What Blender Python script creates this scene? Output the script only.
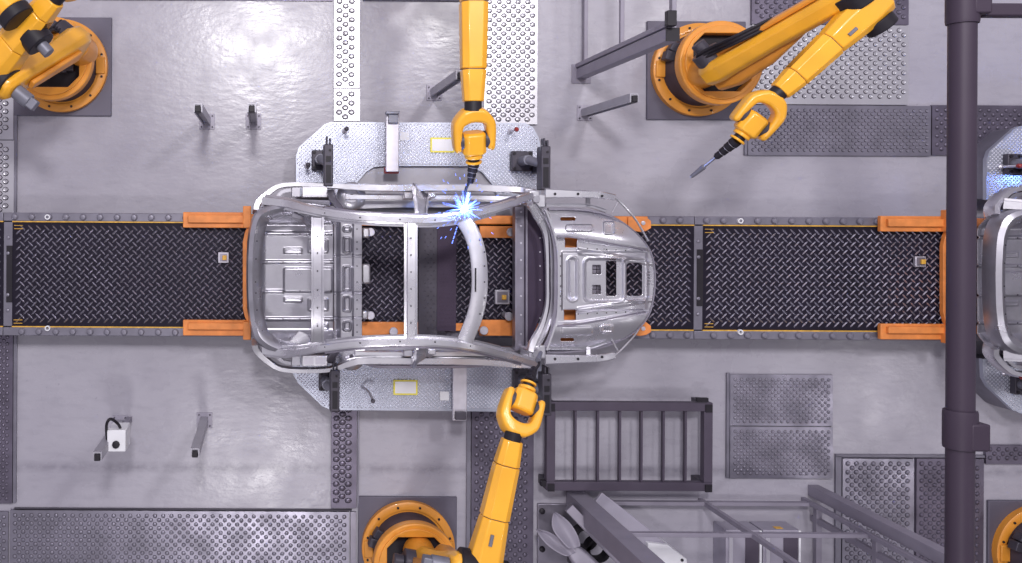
import bpy, bmesh, math, random
from mathutils import Vector, Matrix
random.seed(7)
for o in list(bpy.data.objects): bpy.data.objects.remove(o)
scene = bpy.context.scene
COL = scene.collection
R = math.radians

# ------------------------------------------------------------------ camera, light, exposure
CAMH = 10.0; F = 910.0; TH = 0.0055; VX, VY = 265.0, 210.0
cam = bpy.data.cameras.new('camera'); cam.sensor_width = 36; cam.lens = F / 1022 * 36
cam.shift_x = (511 - VX) / 1022; cam.shift_y = -(281.5 - VY) / 1022
cam.clip_end = 200
camo = bpy.data.objects.new('camera', cam); COL.objects.link(camo)
camo.location = (0, 0, CAMH); camo.rotation_euler = (0, 0, TH)
scene.camera = camo
scene.view_settings.view_transform = 'Standard'; scene.view_settings.look = 'None'
scene.view_settings.gamma = 1; scene.view_settings.use_curve_mapping = False
scene.view_settings.exposure = 0.0

w = bpy.data.worlds.new('hall'); scene.world = w; w.use_nodes = True
nt = w.node_tree; bg = nt.nodes['Background']
bg.inputs['Strength'].default_value = 0.66
_tc = nt.nodes.new('ShaderNodeTexCoord'); _n = nt.nodes.new('ShaderNodeTexNoise'); _n.inputs['Scale'].default_value = 2.6; _n.inputs['Detail'].default_value = 2
_r = nt.nodes.new('ShaderNodeValToRGB'); nt.links.new(_tc.outputs['Generated'], _n.inputs['Vector']); nt.links.new(_n.outputs[0], _r.inputs[0])
_r.color_ramp.elements[0].position = .36; _r.color_ramp.elements[0].color = (.34, .29, .40, 1)
_r.color_ramp.elements[1].position = .60; _r.color_ramp.elements[1].color = (1.0, .97, 1.06, 1)
_dot = nt.nodes.new('ShaderNodeVectorMath'); _dot.operation = 'DOT_PRODUCT'; _dot.inputs[1].default_value = (-.35, .9, 0)
nt.links.new(_tc.outputs['Generated'], _dot.inputs[0])
_g = nt.nodes.new('ShaderNodeMapRange'); _g.inputs[1].default_value = -.8; _g.inputs[2].default_value = .8; _g.inputs[3].default_value = .42; _g.inputs[4].default_value = 1.5
nt.links.new(_dot.outputs['Value'], _g.inputs[0])
_s = nt.nodes.new('ShaderNodeVectorMath'); _s.operation = 'SCALE'; nt.links.new(_r.outputs[0], _s.inputs[0]); nt.links.new(_g.outputs[0], _s.inputs['Scale'])
nt.links.new(_s.outputs[0], bg.inputs['Color'])

def area(name, loc, size, power, col=(1, .97, .98), sy=None, target=None):
    l = bpy.data.lights.new(name, 'AREA'); l.energy = power; l.size = size; l.color = col
    if sy: l.shape = 'RECTANGLE'; l.size_y = sy
    o = bpy.data.objects.new(name, l); COL.objects.link(o); o.location = loc
    if target: o.rotation_euler = (Vector(target) - Vector(loc)).to_track_quat('-Z', 'Y').to_euler()
    return o
area('hall_lamp', (-.1, 4.4, 14), 1.3, 950)
area('hall_lamp', (0.0, -6.9, 14), 1.3, 330)
area('hall_lamp', (10.2, 5.6, 14), 1.6, 220)
area('hall_lamp', (15.8, -5.4, 14), 1.6, 120)
area('hall_lamp', (4.6, 5.2, 13), 1.0, 520)

def P(px, py, z=0.0):
    s = F / (CAMH - z); dx = (px - VX) / s; dy = (VY - py) / s
    c, n = math.cos(TH), math.sin(TH)
    return Vector((dx * c - dy * n, dx * n + dy * c, z))

# ------------------------------------------------------------------ materials
def mat(name, col, metal=0.0, rough=0.5, var=0.0, vscale=6.0, bump=0.0, bscale=40.0, coat=0.0, col2=None, rvar=0.0):
    m = bpy.data.materials.new(name); m.use_nodes = True
    t = m.node_tree; b = t.nodes['Principled BSDF']
    b.inputs['Base Color'].default_value = (*col, 1); b.inputs['Metallic'].default_value = metal
    b.inputs['Roughness'].default_value = rough
    b.inputs['Coat Weight'].default_value = coat
    tc = t.nodes.new('ShaderNodeTexCoord')
    n = t.nodes.new('ShaderNodeTexNoise'); n.inputs['Scale'].default_value = vscale; n.inputs['Detail'].default_value = 5
    t.links.new(tc.outputs['Object'], n.inputs['Vector'])
    c2 = col2 or tuple(max(0, c * (1 - var)) for c in col)
    mx = t.nodes.new('ShaderNodeMix'); mx.data_type = 'RGBA'
    mx.inputs[6].default_value = (*col, 1); mx.inputs[7].default_value = (*c2, 1)
    r = t.nodes.new('ShaderNodeMapRange'); r.inputs[1].default_value = .35; r.inputs[2].default_value = .65
    t.links.new(n.outputs[0], r.inputs[0]); t.links.new(r.outputs[0], mx.inputs[0]); t.links.new(mx.outputs[2], b.inputs['Base Color'])
    if rvar:
        r2 = t.nodes.new('ShaderNodeMapRange'); r2.inputs[1].default_value = .3; r2.inputs[2].default_value = .7
        r2.inputs[3].default_value = rough - rvar; r2.inputs[4].default_value = rough + rvar
        t.links.new(n.outputs[0], r2.inputs[0]); t.links.new(r2.outputs[0], b.inputs['Roughness'])
    if bump:
        n2 = t.nodes.new('ShaderNodeTexNoise'); n2.inputs['Scale'].default_value = bscale; n2.inputs['Detail'].default_value = 3
        t.links.new(tc.outputs['Object'], n2.inputs['Vector'])
        bp = t.nodes.new('ShaderNodeBump'); bp.inputs['Strength'].default_value = bump; bp.inputs['Distance'].default_value = .01
        t.links.new(n2.outputs[0], bp.inputs['Height']); t.links.new(bp.outputs[0], b.inputs['Normal'])
    return m
M = {}
M['yellow'] = mat('robot_yellow', (.92, .44, .028), 0, .33, .12, 3, coat=.3)
M['orange'] = mat('robot_orange', (.78, .31, .035), 0, .4, .15, 4, coat=.2)
M['skid'] = mat('skid_orange', (.78, .26, .06), 0, .5, .25, 8)
M['black'] = mat('black_rubber', (.018, .015, .022), 0, .5, .3)
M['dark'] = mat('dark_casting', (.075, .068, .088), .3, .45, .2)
M['drum'] = mat('dark_drum', (.085, .072, .10), .4, .45, .2)
M['plate'] = mat('grey_base_plate', (.13, .12, .16), .3, .5, .15, 3)
M['steel'] = mat('body_steel', (.74, .73, .78), .92, .30, .16, 4, .12, 9, rvar=.07)
M['steel2'] = mat('pressed_steel', (.50, .49, .545), .92, .32, .30, 4, .08, 7, rvar=.07)
M['steel_dark'] = mat('dull_steel', (.30, .28, .34), .8, .4, .2)
M['galv'] = mat('galvanised', (.62, .60, .67), .7, .38, .12, 12)
M['treadA'] = mat('bright_tread', (.58, .57, .62), .75, .34, .15, 5, rvar=.06)
M['treadB'] = mat('grey_tread', (.31, .295, .36), .8, .33, .3, 4, rvar=.06)
M['treadC'] = mat('dark_tread', (.17, .15, .205), .65, .38, .3, 4)
M['deck'] = mat('deck_lattice', (.44, .46, .55), .6, .35, .12, 4)
M['deckb'] = mat('deck_stud', (.78, .79, .88), .6, .28, .1, 4)
M['diam'] = mat('conveyor_dark', (.016, .013, .024), .2, .45, .2, 5)
M['diamb'] = mat('conveyor_lozenge', (.55, .53, .62), .85, .27, .2, 9)
M['rail'] = mat('rail_grey', (.22, .21, .26), .5, .42, .2, 5)
M['post'] = mat('post_grey', (.36, .35, .40), .3, .45, .1, 6)
M['fence'] = mat('fence_grey', (.26, .24, .30), .2, .5, .12, 4)
M['frame'] = mat('frame_purple_grey', (.085, .07, .10), .2, .5, .12, 4)
M['dash'] = mat('dark_purple_panel', (.05, .035, .06), .1, .55, .1)  # dark purple, on the dash panel and one skid cross panel
M['galvm'] = mat('matte_grey_panel', (.36, .35, .40), .1, .45, .1)
M['pipe'] = mat('pipe_paint', (.045, .032, .052), .1, .5, .1, 2)
M['grey'] = mat('motor_grey', (.22, .22, .27), .4, .45, .2)
M['white'] = mat('white_paint', (.74, .74, .78), 0, .5, .06)
M['paper'] = mat('white_label', (.82, .81, .84), 0, .6, .03)
M['ylabel'] = mat('yellow_label', (.85, .75, .10), 0, .6, .05)
M['ytrim'] = mat('yellow_trim', (.75, .42, .06), 0, .5, .3, 20)
M['red'] = mat('red_plastic', (.28, .02, .02), 0, .4, .1)
M['floorc'] = mat('cabinet_grey', (.33, .31, .38), .1, .5, .1)

def emis(name, col, s):
    m = bpy.data.materials.new(name); m.use_nodes = True; t = m.node_tree
    b = t.nodes['Principled BSDF']; b.inputs['Base Color'].default_value = (*col, 1)
    b.inputs['Emission Color'].default_value = (*col, 1); b.inputs['Emission Strength'].default_value = s
    return m
M['arc'] = emis('arc_white', (.85, .9, 1), 8)
M['spark'] = emis('spark_blue', (.16, .26, 1), 1.5)

def floor_mat():
    m = bpy.data.materials.new('epoxy_floor'); m.use_nodes = True; t = m.node_tree; L = t.links
    b = t.nodes['Principled BSDF']; tc = t.nodes.new('ShaderNodeTexCoord')
    def noise(s, d=6, sc=None):
        n = t.nodes.new('ShaderNodeTexNoise'); n.inputs['Scale'].default_value = s; n.inputs['Detail'].default_value = d
        if sc:
            mp = t.nodes.new('ShaderNodeMapping'); mp.inputs['Scale'].default_value = sc
            L.new(tc.outputs['Object'], mp.inputs['Vector']); L.new(mp.outputs[0], n.inputs['Vector'])
        else: L.new(tc.outputs['Object'], n.inputs['Vector'])
        return n
    def rng(src, a, b_, c, d):
        r = t.nodes.new('ShaderNodeMapRange'); r.inputs[1].default_value = a; r.inputs[2].default_value = b_
        r.inputs[3].default_value = c; r.inputs[4].default_value = d; L.new(src, r.inputs[0]); return r.outputs[0]
    def mix(fac, c1, c2):
        x = t.nodes.new('ShaderNodeMix'); x.data_type = 'RGBA'
        L.new(fac, x.inputs[0])
        for i, c in ((6, c1), (7, c2)):
            if isinstance(c, tuple): x.inputs[i].default_value = (*c, 1)
            else: L.new(c, x.inputs[i])
        return x.outputs[2]
    def math_(op, a, b_=None):
        x = t.nodes.new('ShaderNodeMath'); x.operation = op
        for i, v in ((0, a), (1, b_)):
            if v is None: continue
            if isinstance(v, (int, float)): x.inputs[i].default_value = v
            else: L.new(v, x.inputs[i])
        return x.outputs[0]
    base = mix(rng(noise(.55, 5).outputs[0], .35, .65, 0, 1), (.40, .385, .44), (.33, .315, .37))
    base = mix(rng(noise(5, 7, (1, 3, 1)).outputs[0], .5, .75, 0, .35), base, (.26, .25, .30))
    base = mix(rng(noise(22, 3).outputs[0], .70, .78, 0, .6), base, (.20, .19, .24))
    # the worn seam band along the lower bays and the saw-cut joints
    sp = t.nodes.new('ShaderNodeSeparateXYZ'); L.new(tc.outputs['Object'], sp.inputs[0])
    band = math_('SUBTRACT', 1.0, math_('MULTIPLY', math_('ABSOLUTE', math_('ADD', sp.outputs[1], 2.835)), 13))
    band = math_('MAXIMUM', band, 0)
    band = math_('MULTIPLY', band, rng(noise(9, 5).outputs[0], .3, .6, .2, 1.0))
    base = mix(math_('MULTIPLY', band, .55), base, (.17, .16, .20))
    L.new(base, b.inputs['Base Color'])
    L.new(rng(noise(2.5, 5).outputs[0], .3, .7, .20, .36), b.inputs['Roughness'])
    b.inputs['Specular IOR Level'].default_value = .45
    n1 = noise(7, 3, (1, 2.2, 1)); n2 = noise(26, 3)
    h = math_('ADD', math_('MULTIPLY', n1.outputs[0], 1.0), math_('MULTIPLY', n2.outputs[0], .35))
    bp = t.nodes.new('ShaderNodeBump'); bp.inputs['Strength'].default_value = .26; bp.inputs['Distance'].default_value = .010
    L.new(h, bp.inputs['Height']); L.new(bp.outputs[0], b.inputs['Normal'])
    return m
for k_, v_ in (('diam', .12), ('dark', .3), ('black', .3), ('dash', .2), ('drum', .35), ('pipe', .3), ('frame', .3), ('plate', .35)):
    M[k_].node_tree.nodes['Principled BSDF'].inputs['Specular IOR Level'].default_value = v_
M['diam'].node_tree.nodes['Principled BSDF'].inputs['Metallic'].default_value = 0
M['floor'] = floor_mat()

# ------------------------------------------------------------------ helpers
def tag(o, label=None, cat=None, group=None, kind=None):
    if label: o['label'] = label
    if cat: o['category'] = cat
    if group: o['group'] = group
    if kind: o['kind'] = kind
    return o
def thing(name, loc, label, cat, group=None):
    o = bpy.data.objects.new(name, None); COL.objects.link(o); o.location = loc
    o.empty_display_size = .1
    return tag(o, label, cat, group)
def rootloc(p):
    v = Vector((0, 0, 0))
    while p is not None: v = v + p.location; p = p.parent
    return v
LAST = None
def finish(me, name, material, parent, bevel=0, off=None, angle=35):
    mats = material if isinstance(material, (list, tuple)) else [material]
    for m in mats: me.materials.append(M[m] if isinstance(m, str) else m)
    if off is None: off = rootloc(parent)
    if off.length: me.transform(Matrix.Translation(-off))
    me.polygons.foreach_set('use_smooth', [True] * len(me.polygons))
    me.update(); me.set_sharp_from_angle(angle=R(angle))
    global LAST
    o = bpy.data.objects.new(name, me); COL.objects.link(o); o.parent = parent
    if parent is not None: LAST = o
    if bevel:
        b = o.modifiers.new('bevel', 'BEVEL'); b.width = bevel; b.segments = 2; b.limit_method = 'ANGLE'; b.angle_limit = R(40)
    return o

class MB:
    def __init__(s): s.v = []; s.f = []; s.m = []
    def add(s, vs, fs, mi=0):
        k = len(s.v); s.v += [tuple(v) for v in vs]; s.f += [tuple(i + k for i in f) for f in fs]; s.m += [mi] * len(fs)
        return s
    def box(s, x0, x1, y0, y1, z0, z1, mi=0):
        v = [(x, y, z) for z in (z0, z1) for y in (y0, y1) for x in (x0, x1)]
        return s.add(v, [(0, 2, 3, 1), (4, 5, 7, 6), (0, 1, 5, 4), (2, 6, 7, 3), (0, 4, 6, 2), (1, 3, 7, 5)], mi)
    def pbox(s, ax, bx, ay, by, z0, z1, mi=0, zt=None):
        """box whose top outline is read at its top height"""
        a = P(ax, ay, z1); b = P(bx, by, z1)
        return s.box(min(a.x, b.x), max(a.x, b.x), min(a.y, b.y), max(a.y, b.y), z0, z1, mi)
    def obox(s, c, ux, uy, uz, hx, hy, hz, mi=0):
        c = Vector(c); v = [c + ux * (i * hx) + uy * (j * hy) + uz * (k * hz) for k in (-1, 1) for j in (-1, 1) for i in (-1, 1)]
        return s.add(v, [(0, 2, 3, 1), (4, 5, 7, 6), (0, 1, 5, 4), (2, 6, 7, 3), (0, 4, 6, 2), (1, 3, 7, 5)], mi)
    def cyl(s, p0, p1, r0, r1=None, n=20, mi=0):
        p0 = Vector(p0); p1 = Vector(p1); r1 = r0 if r1 is None else r1
        q = (p1 - p0).to_track_quat('Z', 'Y'); vs = []
        for p, r in ((p0, r0), (p1, r1)):
            for i in range(n):
                a = 2 * math.pi * i / n; vs.append(p + q @ Vector((r * math.cos(a), r * math.sin(a), 0)))
        fs = [(i, (i + 1) % n, n + (i + 1) % n, n + i) for i in range(n)] + [tuple(range(n - 1, -1, -1)), tuple(range(n, 2 * n))]
        return s.add(vs, fs, mi)
    def lathe(s, c, prof, n=32, axis=None, mi=0, caps=True):
        c = Vector(c); q = Vector(axis).to_track_quat('Z', 'Y') if axis is not None else None
        vs = []
        for r, z in prof:
            for i in range(n):
                a = 2 * math.pi * i / n; v = Vector((r * math.cos(a), r * math.sin(a), z))
                vs.append(c + (q @ v if q else v))
        k = len(prof)
        fs = [(j * n + i, j * n + (i + 1) % n, (j + 1) * n + (i + 1) % n, (j + 1) * n + i) for j in range(k - 1) for i in range(n)]
        if caps: fs += [tuple(range(n - 1, -1, -1)), tuple(range((k - 1) * n, k * n))]
        return s.add(vs, fs, mi)
    def torus_loop(s, c, prof, n=48, mi=0):
        """closed ring: closed profile (r,z) swept round"""
        c = Vector(c); vs = [c + Vector((r * math.cos(2 * math.pi * i / n), r * math.sin(2 * math.pi * i / n), z)) for r, z in prof for i in range(n)]
        k = len(prof)
        fs = [(j * n + i, j * n + (i + 1) % n, ((j + 1) % k) * n + (i + 1) % n, ((j + 1) % k) * n + i) for j in range(k) for i in range(n)]
        return s.add(vs, fs, mi)
    def sweep(s, path, wid, hei, prof='round', up=(0, 0, 1), mi=0, closed=False, n=None):
        """section swept along a path; wid / hei: number or one per station"""
        path = [Vector(p) for p in path]; N = len(path)
        if prof == 'round': sec = [(.5, -.3), (.5, .3), (.38, .5), (-.38, .5), (-.5, .3), (-.5, -.3), (-.38, -.5), (.38, -.5)]
        elif prof == 'box': sec = [(.5, -.5), (.5, .5), (-.5, .5), (-.5, -.5)]
        elif prof == 'hat': sec = [(.5, -.5), (.5, -.15), (.33, -.1), (.27, .5), (-.27, .5), (-.33, -.1), (-.5, -.15), (-.5, -.5)]
        elif prof == 'chan': sec = [(.5, -.5), (.5, .5), (.36, .5), (.33, .1), (-.33, .1), (-.36, .5), (-.5, .5), (-.5, -.5)]
        elif prof == 'tube':
            k = n or 10; sec = [(.5 * math.cos(2 * math.pi * i / k), .5 * math.sin(2 * math.pi * i / k)) for i in range(k)]
        else: sec = prof
        K = len(sec); up = Vector(up); vs = []
        for i, p in enumerate(path):
            a = path[(i - 1) % N] if (closed or i > 0) else p; b = path[(i + 1) % N] if (closed or i < N - 1) else p
            d = (b - a).normalized(); r = d.cross(up)
            if r.length < 1e-4: r = d.cross(Vector((0, 1, 0)))
            r.normalize(); u = r.cross(d)
            ww = wid[i] if isinstance(wid, (list, tuple)) else wid; hh = hei[i] if isinstance(hei, (list, tuple)) else hei
            for x, y in sec: vs.append(p + r * (x * ww) + u * (y * hh))
        fs = []
        for i in range(N if closed else N - 1):
            j = (i + 1) % N
            for k in range(K): fs.append((i * K + k, i * K + (k + 1) % K, j * K + (k + 1) % K, j * K + k))
        if not closed: fs += [tuple(range(K - 1, -1, -1)), tuple(range((N - 1) * K, N * K))]
        return s.add(vs, fs, mi)
    def prism(s, pts, z0, z1, mi=0):
        n = len(pts); vs = [(p[0], p[1], z0) for p in pts] + [(p[0], p[1], z1) for p in pts]
        return s.add(vs, [(i, (i + 1) % n, n + (i + 1) % n, n + i) for i in range(n)] + [tuple(range(n - 1, -1, -1)), tuple(range(n, 2 * n))], mi)
    def build(s, name, material, parent=None, bevel=0, angle=35, fix=True):
        me = bpy.data.meshes.new(name); me.from_pydata(s.v, [], s.f)
        me.polygons.foreach_set('material_index', s.m)
        if fix:
            bm = bmesh.new(); bm.from_mesh(me); bmesh.ops.recalc_face_normals(bm, faces=bm.faces[:]); bm.to_mesh(me); bm.free()
        return finish(me, name, material, parent, bevel, angle=angle)

def smooth(pts, n=6, closed=False):
    """Catmull-Rom through the points"""
    pts = [Vector(p) for p in pts]; N = len(pts); out = []
    for i in range(N if closed else N - 1):
        if closed: a, b, c, d = pts[(i - 1) % N], pts[i], pts[(i + 1) % N], pts[(i + 2) % N]
        else: a, b, c, d = pts[max(0, i - 1)], pts[i], pts[i + 1], pts[min(N - 1, i + 2)]
        for k in range(n):
            t = k / n
            out.append(.5 * ((2 * b) + (c - a) * t + (2 * a - 5 * b + 4 * c - d) * t * t + (3 * b - a - 3 * c + d) * t ** 3))
    if not closed: out.append(pts[-1])
    return out
def PP(lst, n=6, z=None, closed=False):
    pts = [P(*p) if z is None else P(p[0], p[1], z) for p in lst]
    return smooth(pts, n, closed) if n > 1 else pts
def lerps(a, n): # resample list of numbers to n stations
    out = []
    for i in range(n):
        t = i / (n - 1) * (len(a) - 1); k = min(int(t), len(a) - 2); out.append(a[k] + (a[k + 1] - a[k]) * (t - k))
    return out
def sweepP(mb, lst, wid, hei, prof='round', n=6, mi=0):
    path = PP(lst, n)
    if isinstance(wid, (list, tuple)): wid = lerps(wid, len(path))
    if isinstance(hei, (list, tuple)): hei = lerps(hei, len(path))
    mb.sweep(path, wid, hei, prof, mi=mi); return mb
def inside(p, poly):
    c = False; x, y = p; n = len(poly)
    for i in range(n):
        x1, y1 = poly[i][0], poly[i][1]; x2, y2 = poly[i - 1][0], poly[i - 1][1]
        if (y1 > y) != (y2 > y) and x < (x2 - x1) * (y - y1) / (y2 - y1) + x1: c = not c
    return c
def sheet(name, outer, holes, zc, thick, bevel, material, parent, frame=None):
    """flat plate with holes, rounded edges; frame = matrix placing it"""
    cu = bpy.data.curves.new(name, 'CURVE'); cu.dimensions = '2D'; cu.fill_mode = 'BOTH'
    cu.extrude = thick / 2 - bevel; cu.bevel_depth = bevel; cu.bevel_resolution = 2; cu.offset = -bevel
    for poly in [outer] + list(holes):
        sp = cu.splines.new('POLY'); sp.points.add(len(poly) - 1); sp.use_cyclic_u = True
        for i, p in enumerate(poly): sp.points[i].co = (p[0], p[1], 0, 1)
    tmp = bpy.data.objects.new('tmp', cu); COL.objects.link(tmp)
    bpy.context.view_layer.update()
    me = bpy.data.meshes.new_from_object(tmp.evaluated_get(bpy.context.evaluated_depsgraph_get()))
    bpy.data.objects.remove(tmp)
    me.transform(frame if frame is not None else Matrix.Translation((0, 0, zc)))
    me.materials.clear()
    return finish(me, name, material, parent)
def rrect(x0, x1, y0, y1, r, n=5):
    out = []
    for cx, cy, a0 in ((x1 - r, y1 - r, 0), (x0 + r, y1 - r, 90), (x0 + r, y0 + r, 180), (x1 - r, y0 + r, 270)):
        for i in range(n + 1):
            a = R(a0 + 90 * i / n); out.append((cx + r * math.cos(a), cy + r * math.sin(a)))
    return out
def kids(o): return [c for c in bpy.data.objects if c.parent == o]
def copy_tree(o, dloc=None, label=None, parent=None, skip=()):
    c = o.copy(); COL.objects.link(c)
    if parent: c.parent = parent
    if dloc is not None: c.location = o.location + Vector(dloc)
    if label: c['label'] = label
    for k in kids(o): copy_tree(k, parent=c)
    return c
PER = 7.3      # the stations repeat along the line
Z0 = .03

# ------------------------------------------------------------------ floor
tag(MB().box(-8, 14, -8, 8, -.2, 0).build('floor', 'floor'), kind='structure')

# ------------------------------------------------------------------ tread plates with raised buttons
def stud_ring(mb, x, y, z, r, mi=1, ex=1.0):
    n = 8; prof = [(r, 0.001), (r * .76, r * .30), (r * .60, r * .42), (r * .40, r * .34)]
    k = len(mb.v)
    for q, h in prof:
        for i in range(n):
            a = 2 * math.pi * i / n; mb.v.append((x + q * math.cos(a) * ex, y + q * math.sin(a), z + h))
    for j in range(3):
        for i in range(n):
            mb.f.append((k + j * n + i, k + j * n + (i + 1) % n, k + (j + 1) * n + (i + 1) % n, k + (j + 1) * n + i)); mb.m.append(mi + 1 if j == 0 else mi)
    mb.f.append(tuple(k + 3 * n + i for i in range(n))); mb.m.append(mi)
def stud_dome(mb, x, y, z, r, mi=1, ex=1.0):
    n = 8; prof = [(r * 1.05, 0.001), (r * .88, r * .10), (r * .72, r * .42), (r * .36, r * .60)]
    k = len(mb.v)
    for q, h in prof:
        for i in range(n):
            a = 2 * math.pi * i / n; mb.v.append((x + q * math.cos(a) * ex, y + q * math.sin(a), z + h))
    for j in range(3):
        for i in range(n):
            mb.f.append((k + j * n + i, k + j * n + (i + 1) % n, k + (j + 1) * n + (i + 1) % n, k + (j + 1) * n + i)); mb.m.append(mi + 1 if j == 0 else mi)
    mb.f.append(tuple(k + 3 * n + i for i in range(n))); mb.m.append(mi)
def tread(x0, x1, y0, y1, pitch, r, style, m, label, zt=.04, ex=1.0, margin=5, py=None):
    a = P(x0, y1, zt); b = P(x1, y0, zt)
    mb = MB(); mb.box(a.x, b.x, a.y, b.y, 0.0, zt)
    px = pitch / 91; pyy = (py or pitch) / 91; mg = margin / 91
    ny = max(2, int(round((b.y - a.y - 2 * mg) / (pyy / 2)))); j = 0
    y = b.y - mg
    while y > a.y + mg * .8:
        x = a.x + mg + (px / 2 if j % 2 else 0)
        while x < b.x - mg * .8:
            (stud_ring if style == 'ring' else stud_dome)(mb, x, y, zt, r / 91, 1, ex); x += px
        y -= pyy / 2; j += 1
    lm = {'treadA': 'treadA', 'treadB': 'treadB', 'treadC': 'treadC'}[m]
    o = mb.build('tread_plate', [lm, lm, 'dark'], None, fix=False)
    return tag(o, label, 'floor plate', 'button tread floor plates')
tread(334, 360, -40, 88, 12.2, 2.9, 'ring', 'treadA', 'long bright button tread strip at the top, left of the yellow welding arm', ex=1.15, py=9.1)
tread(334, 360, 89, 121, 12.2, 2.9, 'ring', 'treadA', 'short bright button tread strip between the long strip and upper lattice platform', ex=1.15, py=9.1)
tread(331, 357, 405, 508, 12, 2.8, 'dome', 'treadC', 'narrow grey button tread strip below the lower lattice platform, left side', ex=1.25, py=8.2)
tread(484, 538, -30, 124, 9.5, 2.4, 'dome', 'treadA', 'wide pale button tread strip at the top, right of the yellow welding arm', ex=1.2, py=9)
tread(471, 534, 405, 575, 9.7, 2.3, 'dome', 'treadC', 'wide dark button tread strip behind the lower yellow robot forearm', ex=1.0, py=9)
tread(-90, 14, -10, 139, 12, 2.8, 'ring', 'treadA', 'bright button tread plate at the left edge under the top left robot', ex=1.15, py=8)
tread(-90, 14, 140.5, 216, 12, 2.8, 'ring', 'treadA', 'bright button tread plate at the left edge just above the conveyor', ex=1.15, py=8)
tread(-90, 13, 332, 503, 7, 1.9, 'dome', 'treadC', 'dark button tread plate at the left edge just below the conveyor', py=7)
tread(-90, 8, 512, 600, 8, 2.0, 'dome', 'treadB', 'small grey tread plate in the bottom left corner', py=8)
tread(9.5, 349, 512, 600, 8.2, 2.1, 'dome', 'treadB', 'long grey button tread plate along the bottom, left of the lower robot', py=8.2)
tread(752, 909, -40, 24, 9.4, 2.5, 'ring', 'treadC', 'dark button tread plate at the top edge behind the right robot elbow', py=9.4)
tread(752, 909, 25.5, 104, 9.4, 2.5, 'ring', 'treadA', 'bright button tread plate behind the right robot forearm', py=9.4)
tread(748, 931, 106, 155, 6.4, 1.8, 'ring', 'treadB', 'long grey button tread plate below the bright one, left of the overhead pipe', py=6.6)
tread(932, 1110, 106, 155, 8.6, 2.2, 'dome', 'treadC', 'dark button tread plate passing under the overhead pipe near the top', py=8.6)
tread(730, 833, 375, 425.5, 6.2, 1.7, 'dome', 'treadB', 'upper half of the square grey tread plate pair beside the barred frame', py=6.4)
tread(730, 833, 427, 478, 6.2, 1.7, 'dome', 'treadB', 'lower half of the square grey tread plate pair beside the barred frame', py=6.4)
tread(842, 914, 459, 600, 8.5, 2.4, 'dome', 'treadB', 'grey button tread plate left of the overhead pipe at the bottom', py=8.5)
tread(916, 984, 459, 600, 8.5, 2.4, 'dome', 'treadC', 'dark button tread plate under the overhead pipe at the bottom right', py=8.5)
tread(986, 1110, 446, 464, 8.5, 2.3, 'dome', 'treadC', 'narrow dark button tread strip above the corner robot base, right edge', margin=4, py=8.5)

# floor channels, edge strips and one painted gap shadow
def strip(name, x0, x1, y0, y1, z, m, label):
    o = MB().pbox(x0, x1, y0, y1, 0, z).build(name, m, None, .003); return tag(o, kind='structure')
strip('gap_shadow', 14, 352, 508, 511, .03, 'dark', '')  # dark strip standing in for the shadow in the trench gap
strip('trim_2', 14, 16.5, -10, 215, .03, 'rail', '')
strip('trim_3', 13.5, 16, 332, 503, .03, 'rail', '')
strip('trim_4', 90, 333, -6, 1, .02, 'treadC', '')
strip('trim_5', 357.5, 359, 405, 508, .03, 'rail', '')
strip('trim_6', 467, 470, 405, 575, .03, 'rail', '')
strip('trim_7', 836, 841, 456, 600, .03, 'rail', '')
strip('trim_8', 836, 985, 454.5, 458, .03, 'rail', '')
strip('trim_9', 727, 729.5, 373, 478, .03, 'rail', '')
strip('gap_shadow0', 745, 747.5, 106, 155, .03, 'rail', '')
strip('gap_shadow1', 350.5, 356, 512, 600, .03, 'steel_dark', '')

# ------------------------------------------------------------------ conveyor modules
ZD = .39
def lozenges(mb, x0, x1, y0, y1, z, pitch=.060, mi=1):
    L, W, Hh = .043, .0095, .011; c = math.sqrt(.5); n = int((x1 - x0 + y1 - y0) / pitch) + 2
    for i in range(-n, n):
        for j in range(-n, n):
            x = x0 + (i + j) * pitch * c; y = y0 + .02 + (j - i) * pitch * c
            if not (x0 + .03 < x < x1 - .03 and y0 + .03 < y < y1 - .03): continue
            sgn = 1 if (i + j) % 2 else -1
            dx, dy = c, c * sgn; nxx, nyy = -dy, dx
            k = len(mb.v)
            for u, v, h in ((-L, 0, 0), (-L * .5, W, 0), (L * .5, W, 0), (L, 0, 0), (L * .5, -W, 0), (-L * .5, -W, 0), (-L * .6, 0, Hh), (L * .6, 0, Hh)):
                mb.v.append((x + dx * u + nxx * v, y + dy * u + nyy * v, z + h))
            for f in ((0, 6, 1), (1, 6, 7, 2), (2, 7, 3), (3, 7, 4), (4, 7, 6, 5), (5, 6, 0)):
                mb.f.append(tuple(k + q for q in f)); mb.m.append(mi)
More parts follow.
